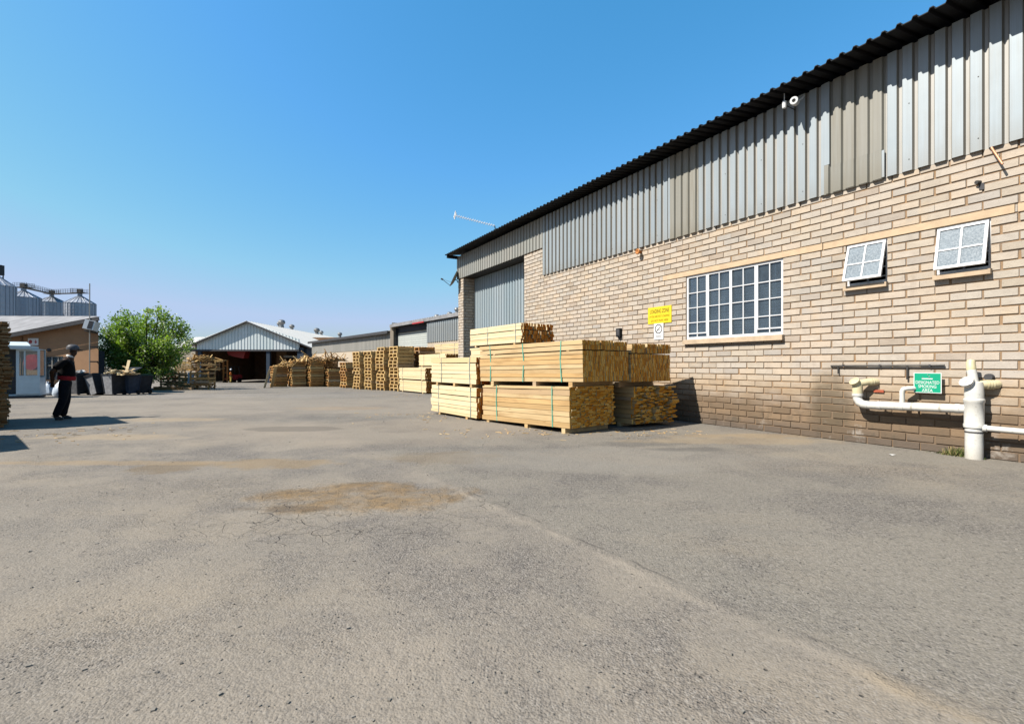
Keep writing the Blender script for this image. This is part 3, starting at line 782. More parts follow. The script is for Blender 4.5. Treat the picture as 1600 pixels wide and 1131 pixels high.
def small_window(a, b, z0, z1, ang):
    o0, o1 = -.085, -.035
    f = MB()
    f.box(a, a + .03, o0, o1, z0, z1); f.box(b - .03, b, o0, o1, z0, z1)
    f.box(a + .03, b - .03, o0, o1, z1 - .035, z1); f.box(a + .03, b - .03, o0, o1, z0, z0 + .04)
    for k in range(4): f.box(a + .03, b - .03, -.115, -.10, z0 + .10 + k * .14, z0 + .115 + k * .14)
    f.box((a + b) / 2 - .007, (a + b) / 2 + .007, -.08, -.04, z0, z0 + .12)
    w = f.build("window", MAT["white_paint"], ware)
    h = z1 - z0 - .06
    T = Matrix.Translation((0, -.035, z1 - .03)) @ Matrix.Rotation(math.radians(ang), 4, 'X')
    q = MB(); A, B = a + .018, b - .018
    q.box(A, A + .032, 0, .032, -h, 0, T=T); q.box(B - .032, B, 0, .032, -h, 0, T=T)
    q.box(A + .032, B - .032, 0, .032, -.032, 0, T=T); q.box(A + .032, B - .032, 0, .032, -h, -h + .036, T=T)
    c = (A + B) / 2; q.box(c - .011, c + .011, .004, .03, -h + .036, -.032, T=T)
    q.box(A + .032, c - .011, .006, .028, -h * .56, -h * .56 + .018, T=T); q.box(c + .011, B - .032, .006, .028, -h * .56, -h * .56 + .018, T=T)
    s_ = q.build("sash", MAT["white_paint"], w)
    g = MB(); g.box(A + .02, B - .02, .013, .017, -h + .02, -.02, T=T); g.build("pane", MAT["obscure"], w)
    st = MB(); st.bar((c, -.05, z0 + .05), T @ Vector((c, .01, -h + .03)), .012, .005); st.build("stay", MAT["steel_dark"], w)
    s = MB(); s.box(a - .015, b + .015, -.09, 0.07, z0 - .075, z0 - .010)
    s.face([(a - .015, 0.07, z0 - .010), (b + .015, 0.07, z0 - .010), (b + .015, -.085, z0 + .003), (a - .015, -.085, z0 + .003)])
    s.build("sill", MAT["sill"], w)
    room(a, b, z0, z1, 1.2).build("room", MAT["dark_room"], w)
small_window(*WIN_S[0], 17); small_window(*WIN_S[1], 14)

# ------------------------------------------------------------------ things fixed on the warehouse wall
def wall_thing(name, label, cat, s, o, z, group=None): return thing(name, label, cat, Wp(s, o, z), TH, group)
def loading_sign():
    t = wall_thing("loading_sign", "yellow loading zone sign on the brick wall left of the big window", "sign", 12.715, 0.006, 2.345)
    m = MB(); m.box(-.345, .345, 0, .006, -.19, .19); m.build("board", MAT["sign_yellow"], t)
    text_mesh("heading", "LOADING ZONE", .125, MAT["ink"], t, WALLTXT(0, .0072, .085), width=.56)
    text_mesh("wording", "IF YOU ARE NOT LOADING", .068, MAT["ink_brown"], t, WALLTXT(0, .0072, -.03), width=.58)
    text_mesh("wording", "DO NOT PARK HERE", .068, MAT["ink_brown"], t, WALLTXT(0, .0072, -.125), width=.50)
loading_sign()
def ring(m, cx, cz, r0, r1, y, n=28, mi=0):
    for k in range(n):
        a, b = 2 * math.pi * k / n, 2 * math.pi * (k + 1) / n
        m.face([(cx + r0 * math.cos(a), y, cz + r0 * math.sin(a)), (cx + r1 * math.cos(a), y, cz + r1 * math.sin(a)), (cx + r1 * math.cos(b), y, cz + r1 * math.sin(b)), (cx + r0 * math.cos(b), y, cz + r0 * math.sin(b))], mi)
def disc(m, cx, cz, r, y, n=24, mi=0):
    m.face([(cx + r * math.cos(2 * math.pi * k / n), y, cz + r * math.sin(2 * math.pi * k / n)) for k in range(n)], mi)
def nosmoke_sign():
    t = wall_thing("no_smoking_sign", "white no smoking sign below the yellow sign, faded ring and cigarette", "sign", 12.74, 0.006, 1.975)
    m = MB(); m.box(-.14, .14, 0, .006, -.185, .185); m.build("board", MAT["sign_white"], t)
    m = MB(); ring(m, 0, .055, .088, .108, .0075); m.bar((-.06, .0082, .115), (.06, .0082, -.005), .016, .0012)
    m.bar((-.055, .0078, .045), (.055, .0078, .045), .018, .0012); m.bar((.05, .0078, .06), (.062, .0078, .095), .006, .0012)
    m.bar((-.09, .0078, -.10), (.09, .0078, -.10), .012, .0012); m.bar((-.08, .0078, -.125), (.08, .0078, -.125), .010, .0012)
    m.build("symbol", MAT["ink"], t)
nosmoke_sign()
def smoking_sign():
    s, z = SO(1448.5, 597.5, .10)
    t = wall_thing("smoking_area_sign", "green designated smoking area sign above the white drain pipe", "sign", s, .085, z)
    m = MB(); m.box(-.155, .155, 0, .005, -.145, .135); m.build("board", MAT["sign_white"], t)
    m = MB(); m.box(-.146, .146, .0055, .0065, -.136, .126); m.build("panel", MAT["sign_green"], t)
    text_mesh("wording", "DESIGNATED", .060, MAT["sign_white"], t, WALLTXT(0, .0075, -.002), width=.262)
    text_mesh("wording", "SMOKING", .060, MAT["sign_white"], t, WALLTXT(0, .0075, -.058), width=.20)
    text_mesh("wording", "AREA", .060, MAT["sign_white"], t, WALLTXT(0, .0075, -.112), width=.12)
    m = MB(); m.box(-.06, .062, .0072, .0082, .045, .058); m.bar((.058, .0077, .060), (.050, .0077, .085), .012, .001)
    m.bar((-.015, .0077, .066), (-.03, .0077, .088), .012, .001); m.bar((-.03, .0077, .088), (.002, .0077, .10), .010, .001); m.bar((.002, .0077, .10), (-.012, .0077, .118), .008, .001)
    m.build("symbol", MAT["sign_white"], t)
    for x in (.10, -.10): m = MB(); m.bar((x, -.004, -.02), (x, -.09, -.02), .02); m.build("bracket", MAT["steel_dark"], t)
smoking_sign()
def conduit():
    s0, z0 = SO(1299, 571, .03); s1, z1 = SO(1476, 567.5, .03); z = 1.2
    t = wall_thing("conduit_pipe", "thin dark conduit pipe running along the bricks above the white drain", "pipe", s1, 0.03, z)
    L = s0 - s1; m = MB()
    m.tube([(0, 0, 0.005), (L, 0, -.005)], .0125, 8); m.tube([(L - .10, 0, -.006), (L - .10, 0, -.13)], .010, 8); m.tube([(.42, .0, -.0), (.42, .005, -.20)], .012, 8)
    m.tube([(L, 0, -.005), (L + .015, -.03, -.01)], .0125, 8)
    m.build("tube", MAT["steel_dark"], t)
    for q in (.15, .75, 1.25): m = MB(); m.box(q, q + .02, -.03, .016, -.017, .017); m.build("clip", MAT["dark_grey"], t)
conduit()
def drain():
    so, _ = SO(1522, 700, .17)
    t = wall_thing("drain_pipe", "white plastic drain pipe with branches standing against the brick wall", "drain pipe", so, .17, 0)
    ds = lambda x: SO(x, 600, .17)[0] - so
    zz = lambda x, y: SO(x, y, .17)[1]
    m = MB()
    m.lathe([(.0, 0), (.090, 0), (.090, .40)], 24); m.build("stack_pipe", MAT["pvc_white"], t, True)
    m = MB()
    m.lathe([(.090, .40), (.103, .402), (.106, .44), (.098, .455), (.098, .72), (.106, .73), (.106, .765), (.097, .775), (.094, .93), (.085, .985), (.03, 1.0)], 24)
    m.build("socket", MAT["pvc_white"], t, True)
    # inspection cap looking up and into the yard
    ax = Vector((.25, .75, .62)).normalized(); T = Matrix.Translation((.02, .02, .93)) @ ax.to_track_quat('Z', 'Y').to_matrix().to_4x4()
    m = MB(); m.lathe([(.060, 0), (.060, .085), (.078, .09), (.078, .115), (.062, .122), (.050, .110), (.014, .110), (.012, .122), (0, .122)], 22, T)
    m.build("access_cap", MAT["pvc_white"], t, True)
    m = MB(); m.tube([(.0, 0, .95), (.005, 0, 1.0), (.03, -.01, 1.14)], .050, 14); m.build("vent_pipe", MAT["pvc_white"], t, True)
    m = MB(); m.tube([(.03, -.01, 1.14), (.036, -.012, 1.23), (.036, -.03, 1.255)], [.05, .047, .044], 14); m.build("vent_end", MAT["pvc_yellow"], t, True)
    m = MB(); m.tube([(0, -.02, .93), (-.07, -.06, .955), (-.15, -.13, .96), (-.17, -.18, .96)], .055, 14)
    for q in (0.25, .5, .75): m.tube([(-.07 - .08 * q, -.06 - .07 * q, .955), (-.085 - .08 * q, -.073 - .07 * q, .956)], .062, 14)
    m.build("wall_elbow", MAT["pvc_yellow"], t, True)
    m = MB(); m.tube([(-.10, -.12, 1.05), (-.11, -.175, 1.05)], .045, 12); m.build("pipe_plug", MAT["dark_grey"], t, True)
    # long branch to the left with its elbow and second inspection cap
    L = ds(1345); zb = zz(1345, 632); za = .635
    m = MB(); m.tube([(.08, 0, za), (L - .10, 0, zb)], .058, 16, r=.5)
    for q in (.05, .60, .845): m.tube([(.08 + (L - .18) * q, 0, za + (zb - za) * q), (.08 + (L - .18) * q + .05, 0, za + (zb - za) * (q + .03))], .0625, 16)
    m.tube([(L - .10, 0, zb), (L - .03, 0, zb + .005), (L + .02, 0, zb + .035), (L + .045, 0, zb + .09), (L + .045, 0, zb + .15)], .060, 16)
    m.build("branch_pipe", MAT["pvc_white"], t, True)
    m = MB(); m.tube([(L + .045, 0, zb + .13), (L + .045, 0, zb + .17)], .072, 16); m.build("collar", MAT["pvc_white"], t, True)
    m = MB(); m.tube([(L + .045, 0, zb + .17), (L + .045, 0, zb + .28), (L + .035, -.01, zb + .33)], [.068, .068, .055], 16)
    T = Matrix.Translation((L + .045, .01, zb + .30)) @ Vector((.2, .7, .7)).normalized().to_track_quat('Z', 'Y').to_matrix().to_4x4()
    m.lathe([(.055, 0), (.055, .06), (.070, .065), (.070, .085), (.055, .09), (.045, .08), (0, .08)], 20, T)
    m.tube([(L + .03, -.01, zb + .32), (L - .06, -.07, zb + .345), (L - .12, -.14, zb + .345), (L - .13, -.18, zb + .345)], .052, 14)
    for q in (.3, .6): m.tube([(L - .06 - .06 * q, -.07 - .07 * q, zb + .345), (L - .075 - .06 * q, -.085 - .07 * q, zb + .345)], .059, 14)
    m.build("cap_elbow", MAT["pvc_yellow"], t, True)
    # small standing branch
    q = ds(1409.5); zq = za + (zb - za) * (q - .08) / (L - .18)
    m = MB(); m.tube([(q, 0, zq), (q, 0, zq + .21), (q - .012, -.005, zq + .245), (q - .05, -.02, zq + .258), (q - .10, -.06, zq + .258), (q - .12, -.17, zq + .258)], .032, 12)
    m.build("small_branch", MAT["pvc_white"], t, True)
    # thin waste pipe going right, low along the wall
    m = MB(); m.tube([(-.08, 0, .405), (-.5, -.02, .40), (-4.3, -.04, .42)], .036, 14); m.tube([(-.08, 0, .405), (-.125, 0, .405)], .046, 14)
    m.build("waste_pipe", MAT["pvc_white"], t, True)
    m = MB(); m.tube([(.0, .0, .335), (0, 0, .355)], .0925, 20); m.build("pipe_clip", MAT["dark_grey"], t)
    for q in (.22, .50, .86):
        zc_ = za + (zb - za) * q; xq = .08 + (L - .18) * q
        m = MB(); m.tube([(xq, 0, zc_), (xq + .022, 0, zc_)], .0605, 16); m.box(xq, xq + .022, -.17, -.05, zc_ - .012, zc_ + .012); m.build("pipe_bracket", MAT["steel_dark"] if q > .8 else MAT["pvc_grime"], t)
drain()
def small_fixtures():
    s, z = SO(1241, 158, .36)
    t = wall_thing("security_camera", "white round security camera under the dark eave of the warehouse", "camera", s, .36, z)
    ax = Vector((-.25, .9, -.1)).normalized(); T = ax.to_track_quat('Z', 'Y').to_matrix().to_4x4()
    m = MB(); m.lathe([(0, -.10), (.06, -.09), (.066, .01), (.060, .03), (.030, .032), (.026, .02)], 18, T); m.build("housing", MAT["white_paint"], t, True)
    m = MB(); m.lathe([(.028, .022), (0, .026)], 14, T); m.build("lens", MAT["ink"], t, True)
    m = MB(); m.tube([(-.02, -.06, .0), (-.05, -.14, .06), (-.05, -.20, .12)], .014, 8); m.build("arm", MAT["white_paint"], t, True)
    s, z = SO(1225.5, 164, .34)
    t = wall_thing("antenna_box", "small white box with thin stub aerial under the dark eave", "antenna", s, .34, z)
    m = MB(); m.lathe([(0, -.062), (.030, -.058), (.034, -.03), (.034, .05), (.022, .062), (0, .066)], 12); m.build("body", MAT["white_paint"], t, True)
    m = MB(); m.tube([(0, 0, .06), (0, 0, .19)], .006, 6); m.build("aerial", MAT["white_paint"], t)
    m = MB(); m.tube([(0, -.03, .0), (-.02, -.30, -.02)], .008, 6); m.build("arm", MAT["steel_dark"], t)
    s, z = SO(966.5, 520, .05)
    t = wall_thing("meter_box", "small dark metal box fixed on the brick wall above the timber", "box", s, .0, z)
    m = MB(); m.box(-.075, .075, 0.004, .07, -.10, .11); m.prism([(-.075, -.10), (.03, -.10), (.0, -.15)], .05, T=Matrix.Translation((0, .01, 0))); m.build("case", MAT["black_plastic"], t)
    m = MB(); m.box(-.05, .05, .071, .075, -.06, .09); m.build("cover", MAT["dark_grey"], t)
    s, z = SO(998, 393.5, .08)
    t = wall_thing("wall_siren", "small round rusty orange siren just below the cladding edge", "siren", s, .006, z)
    T = Matrix.Rotation(math.radians(-90), 4, 'X')
    m = MB(); m.lathe([(0, 0), (.035, 0), (.035, .05), (.062, .09), (.066, .12), (.05, .13), (0, .11)], 16, T); m.build("horn", MAT["orange_rust"], t, True)
    m = MB(); m.box(-.03, .03, 0, .02, -.03, .05); m.build("base", MAT["steel_dark"], t)
    a = SO(1549, 231, .06); b = SO(1567, 257, .10)
    t = wall_thing("overflow_pipe", "copper coloured overflow pipe poking from under the cladding near top right", "pipe", b[0], 0, b[1])
    m = MB(); m.tube([(a[0] - b[0] + .01, -.02, a[1] - b[1] + .03), (a[0] - b[0], .05, a[1] - b[1]), (0, .11, 0)], .013, 10); m.build("tube", MAT["copper"], t, True)
    s, z = SO(1530, 288, .02)
    t = wall_thing("wall_spout", "dark hole and pipe stub in the bricks above the right small window", "pipe", s, 0, z)
    m = MB(); m.tube([(0.0, -.01, 0.03), (.02, .05, .025)], .024, 12); m.build("stub", MAT["steel_dark"], t, True)
    m = MB(); m.box(-.045, .005, .001, .009, -.075, .01); m.build("mortar_smear", MAT["dark_grey"], t)  # flat dark plate in place of the open hole
small_fixtures()
def tv_antenna():
    # yagi on the roof, its boom pointing out over the eave end
    a = Vector(Wp(20.4, .1, 0)); 
    t = thing("roof_antenna", "thin white yagi aerial sticking out above the roof's far corner", "antenna", a + Vector((0, 0, 6.0)), TH)
    p0 = Vector(AT(773, 353, 18.4)) - t.location; p1 = Vector(AT(711, 337, 18.4)) - t.location
    Rz = Matrix.Rotation(-TH, 3, 'Z'); p0 = Rz @ p0; p1 = Rz @ p1
    m = MB(); m.tube([p0, p1], .014, 6); m.build("boom", MAT["sign_white"], t)
    d = (p1 - p0); side = d.normalized().cross(Vector((0, 0, 1))).normalized(); upv = side.cross(d.normalized())
    m = MB()
    for k in range(17):
        c = p0 + d * (k + .5) / 17; h = .19 if k < 13 else .22
        m.tube([c - side * h * .8 - upv * h * .5, c + side * h * .8 + upv * h * .5], .011, 5)
    for q in (-1, 1): m.tube([p1 + side * .1 * q - upv * .12, p1 + side * .1 * q + upv * .14], .02, 6)
    m.build("element", MAT["sign_white"], t)
    m = MB(); m.tube([p0, p0 + Vector((0, -.2, -1.0))], .02, 8); m.build("mast", MAT["steel_dark"], t)
tv_antenna()
def sat_dish():
    c = Vector(AT(709.5, 436, 20.5))
    t = thing("satellite_dish", "grey satellite dish seen edge-on at the far end of the warehouse", "dish", c, 0)
    ax = Vector((-.83, -.12, .40)).normalized(); T = ax.to_track_quat('Z', 'Y').to_matrix().to_4x4()
    m = MB(); m.lathe([(0, -.07), (.15, -.055), (.27, -.02), (.36, .03), (.365, .036), (.27, -.012), (.15, -.047), (0, -.062)], 24, T); m.build("reflector", MAT["grey_clad"], t, True)
    f = Vector((-.50, -.05, -.02))
    m = MB(); m.tube([T @ Vector((.0, -.33, .01)), f], .012, 6); m.tube([T @ Vector((.2, -.2, .01)), f], .006, 6); m.build("feed_arm", MAT["dark_grey"], t)
    m = MB(); m.tube([f + Vector((-.05, 0, .02)), f + Vector((.04, 0, -.01))], .035, 10); m.build("receiver", MAT["dark_grey"], t, True)
    m = MB(); m.tube([T @ Vector((0, 0, -.07)), T @ Vector((0, 0, -.16)), Vector((.14, .0, -.14)), Vector((.32, .0, -.14))], .022, 8); m.build("bracket", MAT["steel_dark"], t)
sat_dish()
def weeds():
    s, z = SO(1497, 708, .08)
    t = wall_thing("weed_tuft", "small tuft of half dry weeds at the foot of the drain pipe", "weed", s, .07, 0)
    m = MB()
    for k in range(330):
        x, y = R.gauss(0, .10), abs(R.gauss(0, .045)); h = U(.02, .14) * (1 - min(.8, abs(x) * 3)); a = U(0, 6.28); l = U(.3, 1) * h
        p = Vector((x, y, 0)); q = p + Vector((math.cos(a) * l, math.sin(a) * l * .6, h)); w = Vector((math.sin(a), -math.cos(a), 0)) * U(.003, .007)
        m.face([p - w, p + w, q + w * .3, q - w * .3], 0 if R.random() < .55 else 1)
    for k in range(60):
        x, y, zz_ = R.gauss(0, .10), abs(R.gauss(0, .05)), U(.01, .10); T = Matrix.Translation((x, y, zz_)) @ Matrix.Rotation(U(0, 6), 4, 'Z') @ Matrix.Rotation(U(-1, 1), 4, 'X')
        m.face([T @ Vector(p) for p in ((-.012, 0, 0), (0, -.007, 0), (.012, 0, 0), (0, .007, 0))], 0)
    m.build("leaves", [MAT["weed_green"], MAT["weed_dry"]], t)
    p = GR(1394, 711)
    o = MB(); T = Matrix.Translation((p[0], p[1], .004)) @ Matrix.Rotation(.5, 4, 'Z')
    o.face([T @ Vector(q) for q in ((-.05, -.02, 0), (.04, -.025, .006), (.055, .02, .002), (-.03, .025, .012))]); o.face([T @ Vector(q) for q in ((-.05, -.02, 0), (-.03, .025, .012), (-.06, .02, .02))])
    tag(o.build("paper_scrap", MAT["paper"]), "white scrap of paper lying on the asphalt near the drain", "litter")
    p = GR(590, 717.5)
weeds()
# ------------------------------------------------------------------ packs of sawn timber
def pack(name, label, P0, u, w, L, W, H, bh=.10, bw=.05, flat=False, ragged=.02, tilt=0.0, straps=(.14, .5, .86), sidemat="pine", endmat="end_grain", strap="strap",
         top=None, bearers=(.12, .88), bear_h=.07, group=None, crook=1.0, rounded=0.0):
    """a strapped pack: local x runs along the boards, y=0 is the sunlit long side, the pack extends to -y"""
    u = Vector((u[0], u[1], 0)).normalized(); w = Vector((w[0], w[1], 0)).normalized()
    Rr = Vector((u.y, -u.x, 0)); wu, wR = w.dot(u), w.dot(Rr); D = W * wR; sk = wu / wR
    t = thing(name, label, "timber", P0, math.atan2(u.y, u.x), group)
    t.rotation_euler = (0, math.atan2(tilt, L), math.atan2(u.y, u.x))
    m = MB()
    def board(y0, y1, z0, z1, rag):
        sh = (y0 + y1) / 2 * sk; a = sh + U(-rag, rag) ; b = L + sh + U(-rag, rag)
        yj = U(-.003, .003)
        m.plank(a, b, -y1 + yj, -y0 + yj, z0, z1, U(-.006, .006) * crook, U(-.005, .005) * crook, U(-.006, .006) * crook, 0, 1)
    def block(z0, z1, y0, y1, first):
        h = z1 - z0; n = max(1, round(h / bh)); cuts_ = [0.0]
        while cuts_[-1] < h - .045: cuts_.append(min(h, cuts_[-1] + bh * U(.62, 1.12)))
        if h - cuts_[-1] > .001: cuts_[-1] = h
        n = len(cuts_) - 1
        # outer column of deep boards gives the wide bands of the long side
        if first:
            for i in range(n): board(y0 + (U(.006, .02) if R.random() < .22 else U(0, .006)), y0 + .042, z0 + cuts_[i] + .002, z0 + cuts_[i + 1] - U(.001, .009), ragged)
            y0 = y0 + .046
        if flat:
            fh = .030; nr = max(1, round(h / fh)); fs = h / nr; nc = max(1, round((y1 - y0) / .105)); cs = (y1 - y0) / nc
            for i in range(nr):
                off = U(0, .05)
                bul = rounded * math.sin(math.pi * (i + .5) / nr)
                for j in range(nc):
                    a = y0 + j * cs + (off if j else 0); b = y0 + (j + 1) * cs + (off if j < nc - 1 else U(-.03, .03) + bul)
                    board(a + .002, b - .002, z0 + i * fs + .0015, z0 + (i + 1) * fs - .0015, ragged * 1.6)
        else:
            nc = max(1, round((y1 - y0) / bw)); cs = (y1 - y0) / nc
            for j in range(nc):
                k = max(1, round(h / (bh * U(.75, 1.15)))); st = h / k; zo = U(-.004, .006)
                for i in range(k):
                    board(y0 + j * cs + .001, y0 + (j + 1) * cs - U(.001, .004), z0 + i * st + .0015 + zo, z0 + (i + 1) * st - .0015 + zo, ragged)
    hb = H if top is None else H - top[0]
    block(0, hb, 0, D, True)
    if top is not None:
        m.box(.3, .36, -D, 0.0, hb, hb + .016, 0, end=1); m.box(L - .5, L - .44, -D, 0, hb, hb + .016, 0, end=1)
        for i, (y0, y1, dh) in enumerate(top[1]):
            block(hb + .018, H + dh, y0 * D, y1 * D, i == 0)
    m.build("boards", [MAT[sidemat], MAT[endmat]], t)
    for f in straps:
        x = f * L + U(-.02, .02); s = MB(); e = .004; y0, y1 = -D - .006 - rounded * 0.6, .004; z0, z1 = -.004, H + .004 + (max(q[2] for q in top[1]) if top else 0)
        lean = U(-.03, .03); wd = .011
        sk0 = 0; sk1 = D * sk
        pts = [(x, y1, z0), (x + lean, y1, z1 * .55), (x, y1, z1), (x + sk1, y0, z1), (x + sk1, y0, z0)]
        for a, b in zip(pts, pts[1:] + pts[:1]):
            up = (0, 1, 0) if abs(a[2] - b[2]) > .01 else (0, 0, 1)
            s.bar(a, b, wd * 2, e, up=up)
        s.build("strap", MAT[strap], t)
    for f in bearers:
        x = f * L; b = MB(); b.box(-.045 + x, .045 + x, -D + .02, -.005, -bear_h + .001, -.004, 0)
        b.build("bearer", MAT["pine"], t)
    return t
UA, WA = (-.632, .775), (.79, .613)
GF = "timber packs stacked in front of the warehouse wall"
pack("timber_pack", "near lower timber pack under the big double packs, ends to the camera", (1.0, 8.4, .10), UA, WA, 2.58, 1.18, .725, flat=True, ragged=.012, tilt=.05, crook=1.8, straps=(.16, .80), bearers=(.06, .45, .93), bear_h=.098, group=GF)
pack("timber_pack", "rounded loose timber pack on the ground nearest the brick wall", (2.31, 9.28, .07), (-.55, .83), (.90, .435), 2.4, 1.05, .72, flat=True, ragged=.045, crook=2, straps=(.3, .7), bearers=(.15, .85), bear_h=.068, group=GF, rounded=.10)
UC, WC = (-.68, .733), (.79, .613)
TB = lambda sp: [(a, b, U(-.012, .02)) for (a, b) in sp]
pack("timber_pack", "big upper timber pack with bright long side and green straps, front of stack", (1.22, 8.33, .915), UC, WC, 2.80, 1.24, .735, bh=.095, bw=.036, ragged=.007, crook=1.6, tilt=.05, straps=(.17, .53, .88), top=(.19, TB([(0, .37), (.39, .66), (.68, .97)])), bearers=(.1, .42, .86), bear_h=.088, group=GF)
c2 = Vector((1.22, 8.33, .885)) + Vector((*WC, 0)).normalized() * 1.30
pack("timber_pack", "upper timber pack closest to the brick wall, only its brown ends showing", c2, UC, WC, 2.7, 1.27, .725, bh=.095, bw=.036, ragged=.008, tilt=.04, straps=(.2, .8), top=(.19, TB([(.02, .36), (.40, .66), (.68, 1.0)])), bearers=(.12, .86), bear_h=.10, group=GF)
UD, WD = (-.57, .82), (.75, .66)
pack("timber_pack", "lower pale timber pack left of the green strapped pack", (-.76, 10.4, .055), UD, WD, 2.26, .95, .655, sidemat="pine_pale", endmat="end_rust", ragged=.03, straps=(.12, .82), strap="strap_grey", bearers=(.2, .8), bear_h=.06, group=GF, top=(.21, [(0, 1, 0)]))
pack("timber_pack", "upper pale timber pack left of the green strapped pack", (-.78, 10.42, .79), UD, WD, 2.24, .93, .585, sidemat="pine_pale", endmat="end_rust", ragged=.035, straps=(.12, .75), strap="strap_grey", bearers=(.1, .45, .85), bear_h=.075, group=GF, top=(.13, [(0, 1, .005)]))
# stack against the wall behind
UH, WH = (-.538, .843), (.84, .54)
for k, (z, h) in enumerate(((.03, .50), (.60, .50), (1.17, .56), (1.80, .50))):
    lab = ["bottom pack of the tall timber stack behind, against the warehouse door", "second pack from the ground in the tall timber stack before the door", "third pack from the ground in the tall timber stack before the door", "topmost timber pack in front of the blue sliding door"][k]
    pack("timber_pack", lab, (.24, 12.5, z - .0), UH, WH, 2.85, 1.06, h, sidemat="pine_pale", endmat="end_rust", ragged=.05, straps=(.1, .62), strap="strap_grey", group=GF, top=(.18, [(0, .36, .01), (.42, 1, 0)]) if k == 3 else None, bear_h=.06)
# E, F, G stacks farther left
UE, WE = (-.6, .8), (.8, .6)
def stack(label, P, n, h, L, W, labs, **kw):
    g = gz(P[1])
    for k in range(n):
        pack("timber_pack", labs[k], (P[0] + U(-.03, .03), P[1] + U(-.03, .03), g + .06 + k * (h + .065)), UE, WE, L + U(-.05, .05), W, h, sidemat="pine_pale", endmat="end_rust", strap="strap_grey", ragged=.04, group=GF, bear_h=.062, **kw)
stack("", (-4.06, 22.7), 2, .545, 3.05, .9, ["lower pale timber pack directly right of the pallet stacks", "upper pale timber pack directly right of the pallet stacks"], straps=(.15, .85))
stack("", (-3.22, 23.35), 3, .575, 2.95, .85, ["bottom pack of the three-high timber stack behind", "middle pack of the three-high timber stack behind", "top pack of the three-high timber stack left of the pilaster"], straps=(.2, .8))
stack("", (-2.62, 25.1), 4, .575, 3.0, .9, ["lowest pack of the farthest timber stack beside the pilaster", "second pack up in the farthest timber stack beside the pilaster", "third pack up in the farthest timber stack beside the pilaster", "highest pale pack just left of the brick pilaster"], straps=(.25, .75))
# stack cut by the left edge of the photo, and the stacks beyond it whose shadows reach in
UL = Vector((-.76, .65, 0)).normalized(); RL = Vector((UL.y, -UL.x, 0))
GL = "timber packs stacked at the left edge of the yard"
def left_stack(P, n, h, labs, wd=1.1):
    for k in range(n):
        c = Vector((P[0], P[1], 0)) - RL * wd
        pack("timber_pack", labs[k], (c.x + U(-.02, .02), c.y + U(-.02, .02), gz(P[1]) + .06 + k * (h + .06)), UL, RL, 2.2, wd, h, sidemat="pallet_brown", endmat="end_old", strap="weed_green", flat=True, ragged=.03, straps=(.02, .5), group=GL, bear_h=.06, rounded=.05)
left_stack((-9.72, 9.30), 3, .62, ["bottom brown timber pack cut by the left photo edge", "middle brown timber pack cut by the left photo edge", "top brown timber pack cut by the left photo edge"])
left_stack((-8.62, 6.15), 3, .60, ["bottom pack of a brown stack out of sight on the left", "middle pack of a brown stack out of sight on the left", "top pack of a brown stack out of sight on the left"])
left_stack((-7.05, 4.2), 3, .60, ["bottom pack of the nearest brown stack on the left", "middle pack of the nearest brown stack on the left", "top pack of the nearest brown stack on the left"])

# ------------------------------------------------------------------ pallets
def pallet_mesh(name, mat, seed, Lx=1.15, Wy=.95, h=.185):
    """runners along y, deck boards across; local x is the side with two fork openings"""
    r = random.Random(seed); m = MB()
    for x in (0, Lx / 2 - .05, Lx - .10):
        m.box(x, x + .10, -Wy, 0, .022, h - .048)
        m.box(x - .0, x + .10, -Wy, 0, 0, .020)
    n = 6
    for i in range(n):
        y = -Wy + i * (Wy - .10) / (n - 1) + r.uniform(-.008, .008)
        m.box(r.uniform(-.012, .006), Lx + r.uniform(-.006, .012), y, y + .10, h - .024, h - .003)
    for y in (-Wy, -Wy / 2 - .05, -.10): m.box(0, Lx, y, y + .10, h - .048, h - .025)
    o = m.build(name, MAT[mat]); return o
pal_a = [pallet_mesh("pallet", "pallet_wood", s) for s in (1, 2, 3)]
pal_b = [pallet_mesh("pallet", "pallet_brown", s) for s in (4, 5)]
used_first = {}
GP = "wooden pallets in stacks"
def pallet_stack(P, n, protos, where, rz=None, z0=None, pitch=.185, jit=.03):
    a = math.atan2(UE[1], UE[0]) if rz is None else rz
    for k in range(n):
        src = R.choice(protos)
        if not used_first.get(src.name): o = src; used_first[src.name] = True
        else: o = src.copy(); COL.objects.link(o)
        lean = math.sin(k * .5) * .02
        o.location = (P[0] + U(-jit, jit) + lean, P[1] + U(-jit, jit), (gz(P[1]) if z0 is None else z0) + .002 + k * pitch)
        o.rotation_euler = (0, 0, a + U(-.03, .03))
        i = n - 1 - k
        lab = ("topmost pallet of " if i == 0 else "bottom pallet of " if k == 0 else ORD[i] + " pallet from the top of ") + where
        tag(o, lab, "pallet", GP)
c4 = (-6.06, 25.6)
for k, (nm, nn) in enumerate((("the tall stack touching the pale packs", 13), ("the second tall pallet stack left of the packs", 13), ("the third tall pallet stack left of the packs", 12), ("the leftmost tall pallet stack in the row", 12))):
    pallet_stack((c4[0] - .97 * k, c4[1] + .93 * k), nn, pal_a if k != 2 else pal_a, nm)
pallet_stack((c4[0] + 1.02, c4[1] + .78), 13, pal_b, "the brown stack behind the pale packs")
jx = [427, 456, 485, 513]
for k, x in enumerate(jx):
    p = GR(x, 604.5)
    nn = (8, 10, 10, 7)[k]
    pallet_stack(p, nn, pal_b + pal_a[:1], ["the left low stack before the open shed", "the centre left stack before the open shed", "the centre right stack before the open shed", "the right low stack before the open shed"][k], jit=.05)
    q = (p[0] + .55, p[1] + 1.55)
    pallet_stack(q, nn + 1 if k < 3 else 8, pal_b, ["the far left rear stack near the shed", "the rear stack second from the left", "the rear stack third from the left", "the far right rear stack near the shed"][k], jit=.05)
